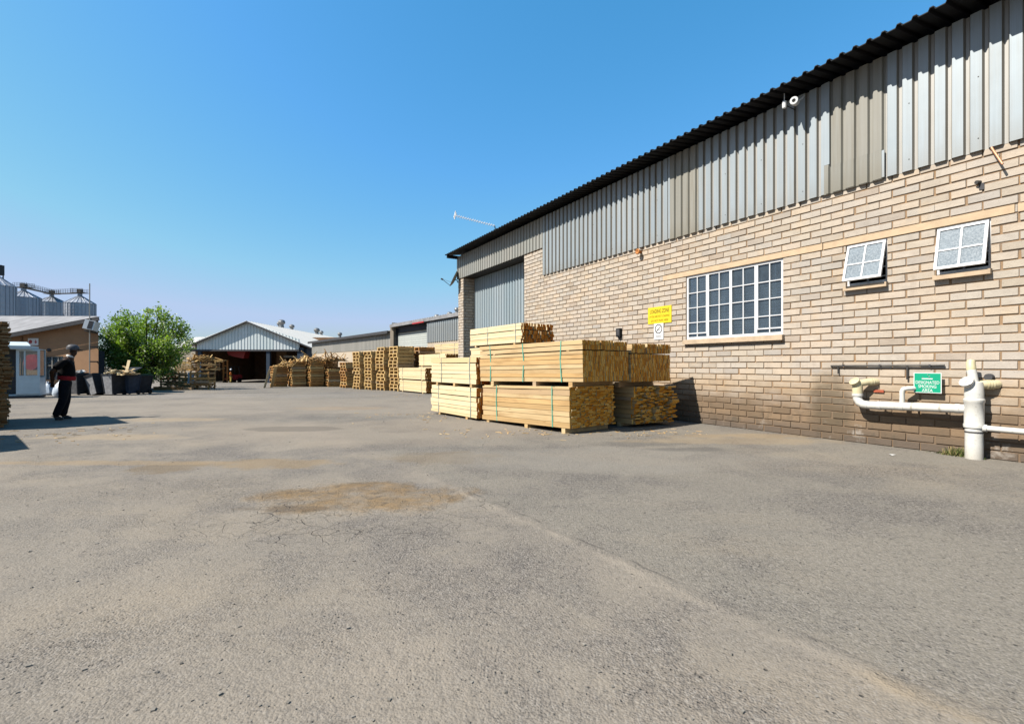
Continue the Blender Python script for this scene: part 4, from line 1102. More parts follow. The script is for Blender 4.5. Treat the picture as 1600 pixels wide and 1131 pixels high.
p = GR(533, 602.5)
pallet_stack((p[0] + .6, p[1] + .6), 7, pal_b, "the half hidden stack left of the tall row", jit=.05)
pallet_stack((-10.75, 31.2), 9, pal_b + pal_a[1:2], "the stack filling the gap left of the tall row", jit=.05)
def heap(name, label, cat, P, rx, ry, h, n, mat, ln=(.3, 1.0), z=None):
    """a jumbled heap of offcuts as one thing"""
    m = MB(); z = gz(P[1]) if z is None else z
    for k in range(n):
        x, y = R.gauss(0, .42) * rx, R.gauss(0, .42) * ry; f = max(0, 1 - (x / rx) ** 2 - (y / ry) ** 2)
        zc = U(0.02, 1) * h * f; l = U(*ln) / 2; a = U(0, 6.28); e = U(-.3, .3) if R.random() < .88 else U(.4, .9)
        d = Vector((math.cos(a) * math.cos(e), math.sin(a) * math.cos(e), abs(math.sin(e)))) * l
        c = Vector((x, y, zc + max(0, d.z)))
        m.bar(c - d, c + d, U(.05, .11), U(.018, .035))
    o = m.build(name, MAT[mat], loc=(P[0], P[1], z)); tag(o, label, cat); return o
for k, x in enumerate((440, 470, 505)):
    p = GR(x, 604.5); nn = (8, 10, 10)[k]
    heap("offcut_heap", ["splintered offcuts heaped on the left pallet stacks before the shed", "splintered offcuts heaped on the middle pallet stacks before the shed", "splintered offcuts heaped on the right pallet stacks before the shed"][k], "wood offcuts", (p[0] + .3, p[1] + .9), 1.0, .85, .28, 130, ("pallet_wood", "pallet_wood", "old_wood")[k], z=gz(p[1]) + nn * .185 + .0)
# leaning boards at the left of that group
p = GR(414, 606)
t = thing("leaning_board", "pale plywood sheet leaning at the left of the pallet group", "board", p, .35)
m = MB(); T = Matrix.Rotation(math.radians(14), 4, 'Y'); m.box(-.04, -.02, -.5, .5, .0, 1.25, T=T); m.build("sheet", MAT["pine_pale"], t)
p = GR(419, 605.5)
t = thing("leaning_board", "second narrower plywood sheet leaning behind the pale one", "board", (p[0] + .1, p[1] + .3, p[2]), .2)
m = MB(); T = Matrix.Rotation(math.radians(11), 4, 'Y'); m.box(-.04, -.02, -.3, .4, .0, 1.4, T=T); m.build("sheet", MAT["pallet_wood"], t)
# ------------------------------------------------------------------ buildings at the far end of the yard
def lerp(a, b, t): return tuple(a[i] + (b[i] - a[i]) * t for i in range(len(a)))
def vent(parent, P, s=.5, name="turbine_vent"):
    m = MB(); x, y, z = P
    T = Matrix.Translation((x, y, z))
    m.lathe([(.5 * s, -.6 * s), (.42 * s, .15 * s), (.42 * s, .3 * s), (.62 * s, .45 * s), (.72 * s, .75 * s), (.6 * s, 1.05 * s), (.3 * s, 1.25 * s), (0, 1.3 * s)], 14, T)
    for k in range(14):
        a = 2 * math.pi * k / 14
        m.bar((x + .66 * s * math.cos(a), y + .66 * s * math.sin(a), z + .42 * s), (x + .5 * s * math.cos(a + .3), y + .5 * s * math.sin(a + .3), z + 1.15 * s), .05 * s, .05 * s)
    return m.build(name, MAT["vent_metal"], parent)
def sheet_wall(m, A, B, z0, zA, zB, pitch=.25, depth=.04, mi=0):
    """box-rib sheeting between ground points A and B, top running from zA to zB"""
    A = Vector((A[0], A[1], 0)); B = Vector((B[0], B[1], 0)); L = (B - A).length; d = (B - A) / L; nrm = Vector((d.y, -d.x, 0))
    n = int(L / pitch); r = R.random()
    prof = []
    for k in range(n + 1):
        for f, q in ((0, depth), (.6, depth), (.7, 0), (.9, 0)):
            s = (k + f) * pitch
            if s <= L: prof.append((s, q))
    prof.append((L, 0))
    for i, ((a, qa), (b, qb)) in enumerate(zip(prof[:-1], prof[1:])):
        if i % 16 == 0: r = R.random()
        pa = A + d * a + nrm * qa; pb = A + d * b + nrm * qb
        m.face([(pa.x, pa.y, z0), (pb.x, pb.y, z0), (pb.x, pb.y, zA + (zB - zA) * b / L), (pa.x, pa.y, zA + (zB - zA) * a / L)], mi, r)
def quadwall(m, A, B, z0, z1, mi=0):
    m.face([(A[0], A[1], z0), (B[0], B[1], z0), (B[0], B[1], z1), (A[0], A[1], z1)], mi)
def roofsheet(m, a, b, c, d, pitch=.5, mi=0):
    """ribbed roof quad: a-b is the eave, d-c the ridge"""
    a, b, c, d = map(Vector, (a, b, c, d)); n = max(2, int((b - a).length / pitch)); up = Vector((0, 0, .05)); r = 0
    for i in range(n):
        if i % 3 == 0: r = R.random()
        for f0, f1, h0, h1 in ((0, .6, 0, 0), (.6, .7, 0, 1), (.7, .9, 1, 1), (.9, 1, 1, 0)):
            t0, t1 = (i + f0) / n, (i + f1) / n
            m.face([a.lerp(b, t0) + up * h0, a.lerp(b, t1) + up * h1, d.lerp(c, t1) + up * h1, d.lerp(c, t0) + up * h0], mi, r)

def open_shed():
    Y = 62.7; zf = gz(Y)
    t = thing("open_shed", "wide open shed with pale corrugated gable and long pale roof, far end of yard", "shed", (0, 0, 0))
    xl, xr, xa = AT(308, 0, Y)[0], AT(468, 0, Y)[0], AT(388, 0, Y)[0]
    ze = AT(0, 547.5, Y)[2]; za = AT(0, 503.5, Y)[2]
    zl = AT(0, 544, Y)[2]; el = AT(308, 531, Y)[2]; er = AT(468, 530, Y)[2]
    m = MB()
    sheet_wall(m, (xl, Y), (xa, Y), ze, el, za, .42, .06); sheet_wall(m, (xa, Y), (xr, Y), ze, za, er, .42, .06)
    m.build("gable_cladding", MAT["shed_clad"], t)
    # roof: two slopes running back along the yard
    D = 44; dx = -2.6
    zrr = AT(489, 543, Y)[2]; xrr = AT(489, 0, Y)[0]; zll = AT(292, 542, Y)[2]; xll = AT(292, 0, Y)[0]
    m = MB(); y0 = Y - .5
    roofsheet(m, (xrr, y0, zrr), (xrr + dx, Y + D, zrr), (xa + dx, Y + D, za + .12), (xa, y0, za + .12), .8)
    roofsheet(m, (xll + dx, Y + D, zll), (xll, y0, zll), (xa, y0, za + .12), (xa + dx, Y + D, za + .12), .8)
    m.build("roof", MAT["shed_roof"], t)
    m = MB(); m.bar((xll, y0 + .05, zll - .1), (xa, y0 + .05, za + .02), .25, .16); m.bar((xa, y0 + .05, za + .02), (xrr, y0 + .05, zrr - .1), .25, .16)
    m.bar((xl - 2.2, Y - .02, ze), (xr, Y - .02, ze), .2, .22); m.build("barge_board", MAT["dark_grey"], t)
    # walls inside: left brick wall, back wall, blue-grey partition
    m = MB(); w = .3
    m.box(xl - .3, xl, Y + .1, Y + 16, zf, ze + .8); m.box(xl, xr + 4, Y + 14, Y + 14.3, zf, ze + 2.5)
    xp = AT(416, 0, Y)[0]
    m.box(xp - 1.6, xp - .2, Y + 6, Y + 6.2, zf, ze + 1)
    m.build("brick_wall", MAT["brown_wall"], t)
    m = MB(); m.box(xp, xp + .45, Y, Y + .4, zf, ze); m.build("column", MAT["darkblue_panel"], t)
    m = MB(); m.box(xr - .3, xr + .5, Y, Y + .4, zf, zrr); m.build("column", MAT["darkblue_panel"], t)
    m = MB(); m.box(xl + .1, xl + .5, Y, Y + .3, zf, ze); m.build("column", MAT["darkblue_panel"], t)
    m = MB(); m.bar((xp + .4, Y + 4, AT(0, 556, Y)[2]), (xr + 2, Y + 4, AT(0, 558, Y)[2]), .2, .3); m.build("beam", MAT["grey_clad"], t)
    m = MB(); m.box(xr + .5, xr + .8, Y + .4, Y + 40, zf, zrr - .1); m.build("side_wall", MAT["darkblue_panel"], t)
    m = MB(); xa_ = AT(354, 0, Y + 3)[0]; xb_ = AT(384, 0, Y + 3)[0]; m.prism([(xa_, ze + .1), (xb_, ze + .1), (xb_ - .3, ze - 1.0), (xa_ + 1.0, ze - .75), (xa_ + .2, ze - .5)], 1.2, T=Matrix.Translation((0, Y + 3, 0)))
    m.build("hood", MAT["red_paint"], t)
    # lean-to at the left
    m = MB(); m.box(xl - 2.6, xl - .02, Y + .3, Y + 10, ze - .05, ze + .12); m.build("lean_to_roof", MAT["grey_clad"], t)
    for (px, py, s) in ((437, 510, .8), (440, 509, 1.0), (456, 514, .8), (495, 520.5, 1.05), (502, 522.5, .8)):
        yy = {437: 80, 440: 78, 456: 84, 495: 97, 502: 101}[px]
        vent(t, AT(px, py, yy), s * .78)
open_shed()
def forklift():
    Y = 64.5; P = (AT(352, 0, Y)[0], Y, gz(Y))
    t = thing("forklift", "red and orange forklift with raised mast inside the open shed", "forklift", P, -.4)
    m = MB(); m.box(-.45, -.33, -.05, .1, 0, 3.0); m.box(.33, .45, -.05, .1, 0, 3.0)
    for z in (.4, 1.3, 2.2, 2.95): m.box(-.33, .33, -.02, .06, z, z + .08)
    m.build("mast", MAT["orange_rust"], t)
    m = MB(); m.prism([(.12, .35), (1.9, .35), (2.05, .8), (1.9, 1.05), (1.3, 1.05), (1.1, .75), (.5, .75), (.12, .6)], 1.0, T=Matrix.Translation((-.5, .1, 0)) @ Matrix.Rotation(math.pi / 2, 4, 'Z') @ Matrix.Translation((0, -1.0, 0))); m.build("body", MAT["red_paint"], t)
    m = MB()
    for x in (-.45, .45):
        for y in (.45, 1.75): m.bar((x, y, 1.0), (x, y + (.1 if y < 1 else -.1), 2.1), .06)
    m.box(-.5, .5, .45, 1.75, 2.1, 2.16); m.build("overhead_guard", MAT["dark_grey"], t)
    for x in (-.5, .5):
        for y in (.45, 1.7):
            w = MB(); T = Matrix.Translation((x - .09, y, .3)) @ Matrix.Rotation(math.pi / 2, 4, 'Y'); w.lathe([(0, 0), (.3, 0), (.3, .18), (0, .18)], 14, T); w.build("wheel", MAT["black_plastic"], t)
    m = MB(); m.box(-.3, -.2, -1.1, -.04, .1, .14); m.box(.2, .3, -1.1, -.04, .1, .14); m.build("fork", MAT["steel_dark"], t)
forklift()
def store_block():
    # nearer right-hand store: roller door and blue-white cladding, partly behind the warehouse pilaster
    zt = 4.62
    A = (-2.4, 30.05); B = (-10.15, 40.8); g = gz(36)
    t = thing("store_building", "grey store with roller door and white ribbed cladding beyond the brick pilaster", "store")
    d = (Vector(B) - Vector(A)); fr = lambda x: None
    def onw(x):
        k = (x - CX) / F_PX      # where the sight line x crosses the wall line
        q = (A[0] - k * A[1]) / (k * d.y - d.x); return (A[0] + d.x * q, A[1] + d.y * q)
    p668, p617, p612 = onw(668), onw(618), onw(612.5)
    m = MB(); zc = AT(0, 532.5, onw(700)[1])[2]
    sheet_wall(m, p668, A, zc, zt - .3, zt - .3, .30, .06); m.build("cladding", MAT["clad_blue"], t)
    m = MB(); quadwall(m, p668, A, g - .2, zc + .02); 
    m.build("wall", MAT["cream_plaster"], t)
    m = MB(); m.box(-.14, .14, -.05, .2, g - .3, zt - .2, T=Matrix.Translation((*B, 0))); m.build("corner_pier", MAT["cream_plaster"], t)
    nrm = Vector((d.y, -d.x)).normalized() * -1
    ins = lambda p, k: (p[0] - nrm.x * k, p[1] - nrm.y * k)
    m = MB(); a, b = ins(p617, .22), ins(p668, .22)
    n = 26
    for i in range(n):
        z0 = g + (zt - .75 - g) * i / n; z1 = g + (zt - .75 - g) * (i + 1) / n; e = .02
        m.face([(a[0], a[1], z0), (b[0], b[1], z0), (b[0] , b[1], z1 - .02), (a[0], a[1], z1 - .02)], 0, .3 + .4 * (i % 2))
        m.face([(a[0], a[1], z1 - .02), (b[0], b[1], z1 - .02), (b[0] - nrm.x * -e, b[1] - nrm.y * -e, z1), (a[0] - nrm.x * -e, a[1] - nrm.y * -e, z1)], 0, .1)
    m.build("roller_door", MAT["roller_slat"], t)
    m = MB(); quadwall(m, p617, ins(p617, .26), g, zt - .3); quadwall(m, p668, ins(p668, .26), g, zt - .3)
    m.face([(*p617, zt - .74), (*p668, zt - .74), (*ins(p668, .26), zt - .74), (*ins(p617, .26), zt - .74)])
    quadwall(m, ins(p617, .23), ins(p668, .23), zt - .74, zt - .1)
    m.build("door_recess_shade", MAT["dark_grey"], t)  # dark grey puts the shade above the door into the recess colour
    m = MB(); e = Vector((nrm.x, nrm.y, 0)) * .18
    a3 = Vector((*A, zt)) + e; b3 = Vector((*B, zt)) + e; bk = Vector((-nrm.x, -nrm.y, 0)) * 14 + Vector((0, 0, 1.6))
    roofsheet(m, b3, a3, a3 + bk, b3 + bk, .4); m.build("roof", MAT["shed_roof"], t)
    m = MB(); m.bar(a3 + Vector((0, 0, -.10)), b3 + Vector((0, 0, -.10)), .06, .24); m.build("fascia", MAT["asbestos_roof"], t)
    q = onw(650); r2 = onw(668); m = MB(); m.bar((q[0] + nrm.x * .3, q[1] + nrm.y * .3, zt - .24), (r2[0] + nrm.x * .3, r2[1] + nrm.y * .3, zt - .24), .05, .10); m.build("rust_strip", MAT["red_paint"], t)
    for (px, py) in ((682.5, 497), (702.5, 493), (714, 486)):
        vent(t, AT(px, py + 2, 37), .30)
    m = MB(); C_ = ins(B, 14); m.box(0, .1, 0, .1, 0, .1); m = MB(); quadwall(m, B, C_, g - .4, zt + .2); quadwall(m, ins(A, 14), C_, g, zt + 1.5); m.build("side_wall", MAT["cream_plaster"], t)
    # long low store farther left
    zs = AT(0, 517.5, 40.9)[2]
    A2 = (-10.2, 41.0); k = (488 - CX) / F_PX; Y2 = (zs - EYE) * F_PX / (HZ - 534.5); B2 = (k * Y2, Y2); g2 = gz(50)
    t2 = thing("long_store", "long low beige store with ribbed upper wall and dark roof edge", "store")
    zc2 = zs - 1.45
    m = MB(); sheet_wall(m, B2, A2, zc2, zs - .1, zs - .1, .34, .05); m.build("cladding", MAT["grey_clad"], t2)
    d2 = (Vector(B2) - Vector(A2)).normalized(); n2 = Vector((-d2.y, d2.x)) * 1
    if n2.dot(Vector((-1, -1))) < 0: n2 = -n2
    m = MB(); quadwall(m, A2, B2, g2 - .4, zc2 + .02); B3 = (B2[0] - n2.x * 9, B2[1] - n2.y * 9); quadwall(m, B2, B3, g2 - .5, zs)
    m.build("wall", MAT["cream_plaster"], t2)
    m = MB(); e = Vector((n2.x, n2.y, 0)) * .4; a3 = Vector((*A2, zs)) + e; b3 = Vector((*B2, zs)) + e - Vector((0, 0, 0)); bk = Vector((-n2.x, -n2.y, 0)) * 12 + Vector((0, 0, 1.2))
    b3 = b3 + Vector((d2.x, d2.y, 0)) * .5
    roofsheet(m, b3, a3, a3 + bk, b3 + bk, .5); m.build("roof", MAT["grey_clad"], t2)
    m = MB(); m.bar(a3 + Vector((0, 0, -.08)), b3 + Vector((0, 0, -.08)), .06, .24); m.build("fascia", MAT["dark_grey"], t2)
    for (px, py) in ((531, 524.5),):
        vent(t2, AT(px, py + 1, 58), .38)
store_block()
def far_roof():
    Y = 96
    t = thing("far_shed", "distant pale shed roof between the tree and the open shed", "shed")
    x0, x1 = AT(255, 0, Y)[0], AT(345, 0, Y)[0]; z0, z1 = AT(0, 543, Y)[2], AT(0, 524, Y)[2]
    m = MB(); roofsheet(m, (x0, Y, z0), (x1, Y, z0), (x1, Y + 10, z1 + .25), (x0, Y + 10, z1 + .25), .8); m.build("roof", MAT["shed_roof"], t)
    m = MB(); m.box(x0, x1, Y + .2, Y + 9.8, gz(Y), z0 - .05); m.build("wall", MAT["cream_plaster"], t)
far_roof()

# ------------------------------------------------------------------ silos
def silo(label, x, ytop, yapex, wpx, Y, deck=True):
    k = Y / F_PX; X = (x - CX) * k; g = gz(Y); r = wpx / 2 * k; zt = EYE + (HZ - ytop) * k - g; za = EYE + (HZ - yapex) * k - g
    t = thing("grain_silo", label, "silo", (X, Y, g), 0, "grain silos behind the tan gatehouse")
    m = MB(); prof = []; n = 22
    for i in range(n + 1):
        z = zt * i / n; prof.append((r, z)); prof.append((r * .994, z + zt / n * .5))
    m.lathe(prof[:-1], 40); m.build("barrel", MAT["galv"], t)
    m = MB()
    for q in range(26):
        a = 2 * math.pi * q / 26; m.bar((r * 1.008 * math.cos(a), r * 1.008 * math.sin(a), 0), (r * 1.008 * math.cos(a), r * 1.008 * math.sin(a), zt), .16, .10, up=(math.cos(a), math.sin(a), 0))
    m.build("stiffener", MAT["galv"], t)
    m = MB()
    for q in range(24):
        a, b = 2 * math.pi * q / 24, 2 * math.pi * (q + 1) / 24
        m.face([(r * 1.03 * math.cos(a), r * 1.03 * math.sin(a), zt), (r * 1.03 * math.cos(b), r * 1.03 * math.sin(b), zt), (.5 * math.cos(b), .5 * math.sin(b), za), (.5 * math.cos(a), .5 * math.sin(a), za)])
        m.bar((r * 1.02 * math.cos(a), r * 1.02 * math.sin(a), zt + .06), (.5 * math.cos(a), .5 * math.sin(a), za + .06), .10)
    m.lathe([(.5, za - .05), (.5, za + .7), (0, za + .75)], 14)
    m.build("cone_roof", MAT["galv"], t)
    zp = za + .8; w = 1.6
    if not deck: return None
    m = MB()
    m.box(-w, w, -w * .6, w * .6, zp, zp + .12)
    for q in range(9):
        xx = -w + 2 * w * q / 8
        for yy in (-w * .6, w * .6): m.bar((xx, yy, zp + .1), (xx, yy, zp + 1.1), .05)
    for yy in (-w * .6, w * .6):
        for zz in (.6, 1.1): m.bar((-w, yy, zp + zz), (w, yy, zp + zz), .05)
    m.box(-.5, .5, -.4, .4, zp + .1, zp + 1.0)
    m.build("platform", MAT["steel_dark"], t)
    return Vector((X, Y, g + zp + .05))
pa = silo("silo cut by the left photo edge, the largest of the four", -8, 447, 431, 48, 98, False)
pb = silo("second silo from the left, partly behind the largest one", 37, 465.5, 455, 41, 115)
pc = silo("smallest silo, third from the left", 81, 473, 464, 37, 136)
pd = silo("rightmost silo, standing behind the gatehouse roof corner", 125, 474.5, 463, 38.5, 126)
def walkway(label, a, b):
    t = thing("silo_walkway", label, "walkway", a, 0, "walkways between the silo tops"); d = b - a; m = MB(); sd = d.cross(Vector((0, 0, 1))).normalized() * .5
    m.bar((0, 0, 0), d, 1.0, .22)
    m.build("deck", MAT["steel_dark"], t)
    m = MB(); n = int(d.length / 1.6)
    for k in range(n + 1):
        p = d * k / n
        for s in (-1, 1): m.bar(p + sd * s, p + sd * s + Vector((0, 0, 1.15)), .045)
    for s in (-1, 1):
        for z in (.6, 1.15): m.bar(sd * s + Vector((0, 0, z)), d + sd * s + Vector((0, 0, z)), .045)
    m.build("railing", MAT["steel_dark"], t)
walkway("railed walkway between the second and the smallest silo", pb, pc)
walkway("railed walkway between the smallest and the rightmost silo", pc, pd)
p = AT(-1, 0, 106)
t = thing("elevator_tower", "dark grain elevator tower top at the very left photo edge", "tower", (p[0] - .6, 106, gz(106)))
m = MB(); zt = AT(0, 414, 106)[2] - gz(106)
for x in (-.7, .7):
    for y in (-.7, .7): m.bar((x, y, 0), (x, y, zt), .16)
z = 0
while z < zt - 2: m.bar((-.7, -.7, z), (.7, -.7, z + 2), .1); m.bar((.7, -.7, z), (.7, .7, z + 2), .1); z += 2
m.build("frame", MAT["steel_dark"], t)
m = MB(); m.box(-.8, .9, -.8, .8, zt - 2.2, zt); m.build("head", MAT["dark_grey"], t)

# ------------------------------------------------------------------ tan gatehouse, booth and what stands by them
def gatehouse():
    Y = 23.3; g = gz(Y)
    t = thing("gatehouse", "tan plastered low building with grey sloping roof behind the guard booth", "building")
    xR = AT(157, 0, Y)[0]; xL = AT(-60, 0, Y)[0]
    zR = AT(0, 496.5, Y)[2]; zL = zR - (AT(0, 523.5, Y)[2] - AT(0, 497, Y)[2]) * -1 * (157 + 60) / 140
    f = lambda x: zR + (x - xR) * (zR - zL) / (xR - xL)
    wa, wb = AT(70, 0, Y)[0], AT(99, 0, Y)[0]; w0, w1 = AT(0, 593, Y)[2], AT(0, 556.5, Y)[2]
    m = MB()
    def slab(a, b, z0=None, z1=None):
        za, zb = (f(a) - .1, f(b) - .1) if z1 is None else (z1, z1); zz = g - .1 if z0 is None else z0
        m.face([(a, Y, zz), (b, Y, zz), (b, Y, zb), (a, Y, za)])
    slab(xL, wa); slab(wb, xR - .1); slab(wa, wb, None, w0); slab(wa, wb, w1, None)
    for (a, b) in ((wa, wa), (wb, wb)): m.face([(a, Y, w0), (a, Y + .2, w0), (a, Y + .2, w1), (a, Y, w1)])
    m.face([(wa, Y, w1), (wb, Y, w1), (wb, Y + .2, w1), (wa, Y + .2, w1)]); m.face([(wa, Y, w0), (wb, Y, w0), (wb, Y + .2, w0), (wa, Y + .2, w0)])
    m.face([(xR - .1, Y, g - .1), (xR - 6.6, Y + 6.5, g - .1), (xR - 6.6, Y + 6.5, zR + .4), (xR - .1, Y, zR - .1)])
    m.build("wall", MAT["tan_plaster"], t)
    # roof plane rising away from the yard
    m = MB(); y0 = Y - .35; Bk = 7.0
    gx = (zR - zL) / (xR - xL)
    bl = AT(-60, 493.5, Y + Bk)
    a = Vector((xL, y0, zL)); b = Vector((xR + .15, y0, zR + .02)); c = Vector(AT(158, 494, Y + 1.2)); d = Vector(bl)
    m.face([a, b, c, d]); m.face([a - Vector((0, 0, .05)), b - Vector((0, 0, .05)), c - Vector((0, 0, .05)), d - Vector((0, 0, .05))])
    m.build("roof", MAT["asbestos_roof"], t)
    m = MB(); m.bar(a + Vector((0, -.03, -.13)), b + Vector((.1, -.03, -.10)), .04, .17); m.build("fascia", MAT["dark_grey"], t)
    m = MB()
    for k in range(4): x = wa + (wb - wa) * (k + .0) / 3; m.box(x - .02, x + .02, Y + .05, Y + .09, w0, w1)
    m.box(wa, wb, Y + .055, Y + .085, w1 - .04, w1); m.box(wa, wb, Y + .055, Y + .085, (w0 + w1) / 2 + .1, (w0 + w1) / 2 + .13)
    w = m.build("window", MAT["grey_clad"], t)
    m = MB(); m.box(wa, wb, Y + .10, Y + .104, w0, w1); m.build("pane", MAT["glass"], w)
    m = MB(); m.box(wa - .3, wb + .3, Y + .2, Y + 2, w0 - .3, w1 + .3, skip=('y0',)); m.build("room", MAT["dark_room"], w)
    m = MB(); xd = AT(35, 0, Y)[0]; m.tube([(xd, Y - .05, f(xd) - .2), (xd, Y - .05, g)], .035, 8); m.build("downpipe", MAT["brown_wall"], t)
    # fixings on that wall
    p = AT(52.5, 534, Y); s = thing("fire_reel_sign", "small white sign with red disc and down arrow on the tan wall", "sign", (p[0], Y - .012, p[2]))
    m = MB(); m.box(-.25, .25, -.01, .0, -.17, .17); m.build("board", MAT["sign_white"], s)
    m = MB()
    c = []; 
    m.face([(-.13 + .085 * math.cos(2 * math.pi * k / 20), -.0125, .09 * math.sin(2 * math.pi * k / 20)) for k in range(20)]); m.build("disc", MAT["red_paint"], s)
    m = MB(); m.box(.105, .145, -.0135, -.0115, -.01, .09); m.face([(.05, -.0125, .005), (.20, -.0125, .005), (.125, -.0125, -.10)]); m.build("arrow", MAT["red_paint"], s)
    p = AT(53, 566, Y - .25); s = thing("hose_reel", "round red fire hose reel hanging behind the guard booth", "hose reel", (p[0], Y - .22, p[2]))
    T = Matrix.Rotation(math.pi / 2, 4, 'X')
    m = MB(); m.lathe([(0, -.02), (.36, -.02), (.37, .0), (.37, .02), (.1, .03), (.1, .14), (.37, .15), (.37, .18), (0, .19)], 28, T); m.build("drum", MAT["red_paint"], s, True)
    m = MB()
    for k in range(5): m.lathe([(.27 + .0 * k, .03 + k * .022), (.292, .041 + k * .022), (.27, .052 + k * .022)], 24, T)
    m.build("hose", MAT["dark_grey"], s, True)
    m = MB(); m.box(-.04, .04, .02, .215, -.05, .05); m.build("bracket", MAT["steel_dark"], s)
    p = AT(77, 547, Y); s = thing("bulkhead_lamp", "small dark round wall lamp on the tan gatehouse wall", "lamp", (p[0], Y, p[2]))
    m = MB(); m.lathe([(0, .0), (.085, .0), (.085, .05), (.05, .09), (0, .1)], 16, Matrix.Rotation(math.pi / 2, 4, 'X')); m.build("cover", MAT["dark_grey"], s, True)
    p = AT(139, 508, Y - .5); s = thing("air_conditioner", "white boxed air conditioner tilted under the gatehouse roof corner", "air conditioner", (p[0], Y - .45, p[2]), .35)
    T = Matrix.Rotation(.22, 4, 'Y') @ Matrix.Rotation(-.12, 4, 'X')
    m = MB(); m.box(-.17, .24, -.2, .35, -.22, .22, T=T); m.build("casing", MAT["white_paint"], s)
    m = MB(); m.box(.0, .19, -.206, -.2015, -.19, .19, T=T); m.build("grille", MAT["dark_grey"], s)
    m = MB(); m.box(-.2, .2, .1, .46, -.30, -.255, T=T); m.build("bracket", MAT["steel_dark"], s)
    p = AT(126, 548, Y - .9); s = thing("radio_mast", "thin grey radio mast rising past the gatehouse roof", "mast", (p[0], Y - .42, gz(Y)))
    m = MB(); m.tube([(0, 0, 0), (0, 0, AT(0, 443, Y - .42)[2] - gz(Y))], .022, 8); m.build("pole", MAT["grey_clad"], s)
    m = MB(); m.box(-.03, .03, 0, .42, 2.2, 2.26); m.box(-.03, .03, 0, .42, 1.5, 1.56); m.build("clamp", MAT["steel_dark"], s)
gatehouse()
def booth():
    p0 = GR(25, 622.5); p1 = GR(61, 621.5); Y = p0[1]; g = gz(Y)
    W_ = .68
    t = thing("guard_booth", "pale blue painted guard booth with window and flat roof", "booth", (p0[0], Y, g), math.radians(34))
    H = AT(0, 546, Y)[2] - g; hs = AT(0, 589, Y)[2] - g; d = 1.0; x0 = -.42
    m = MB()
    m.box(0, W_, 0, .05, .16, hs - .02); m.box(W_ - .05, W_, .05, d, .16, hs - .02)
    m.box(x0, W_, d - .05, d, .16, hs); m.box(x0, W_, 0.05, d, .10, .16)
    m.build("panel", MAT["booth_paint"], t)
    m = MB()
    for (a, b) in ((0, .09), (W_ - .07, W_)): m.box(a, b, -.004, .055, hs - .02, H)
    m.box(.09, W_ - .07, -.004, .055, hs - .02, hs + .05); m.box(.09, W_ - .07, -.004, .055, H - .05, H)
    m.box(.22, .27, 0, .05, hs + .05, H - .05)
    w = m.build("window", MAT["booth_paint"], t)
    m = MB(); m.box(W_ - .05, W_, d - .07, d, hs, H); m.box(x0, x0 + .06, d - .07, d, hs, H); m.box(x0 + .06, W_ - .05, d - .07, d, hs, hs + .06); m.build("rear_frame", MAT["booth_paint"], t)
    m = MB(); m.box(x0, x0 + .06, 0, .06, .1, H); m.build("corner_post", MAT["booth_paint"], t)
    m = MB(); m.box(.09, W_ - .07, .022, .028, hs + .05, H - .05); m.box(W_ - .028, W_ - .022, .05, d - .07, hs + .05, H - .05); m.build("pane", MAT["glass"], w)
    m = MB(); m.box(x0, x0 + .05, .06, d, .1, H); m.box(x0 + .06, -.02, .20, .23, .1, H); m.build("doorway_shade", MAT["dark_grey"], t)  # dark sheets filling the open doorway, painting its shade
    m = MB(); m.box(x0 - .12, .10 + .35, -.18, d + .1, H + .02, H + .15); m.face([(x0 - .12, -.18, H + .15), (.45, -.18, H + .15), (.1, d + .1, H + .34), (x0 - .12, d + .1, H + .34)])
    m.box(x0, W_, 0, d, H, H + .03); m.build("roof", MAT["booth_paint"], t)
    m = MB(); m.box(x0, W_, -.02, d, .0, .10); m.build("plinth", MAT["dark_grey"], t)
booth()
def sacks():
    for k, (px, py, sc, lab) in enumerate(((66, 618, .55, "pale blue plastic refuse sack beside the guard booth"), (86, 619.5, .62, "fuller pale blue plastic sack behind the walking man"))):
        p = GR(px, py); p = (p[0], p[1] + .25, p[2])
        t = thing("refuse_sack", lab, "sack", p, 0, "plastic sacks beside the booth"); m = MB(); rr = random.Random(k + 3)
        n = 18; prof = [(.02, 0), (.40, .01), (.50, .18), (.47, .45), (.34, .72), (.16, .92), (.06, 1.0), (.10, 1.08), (.03, 1.10)]
        base = len(m.v)
        m.lathe([(a * sc, b * sc) for a, b in prof], n)
        for i in range(len(m.v)):
            x, y, z = m.v[i]; f = 1 + rr.uniform(-.13, .13); m.v[i] = (x * f, y * f * .85, z * (1 + rr.uniform(-.05, .05)))
        m.build("bag", MAT["sack"], t, True)
sacks()
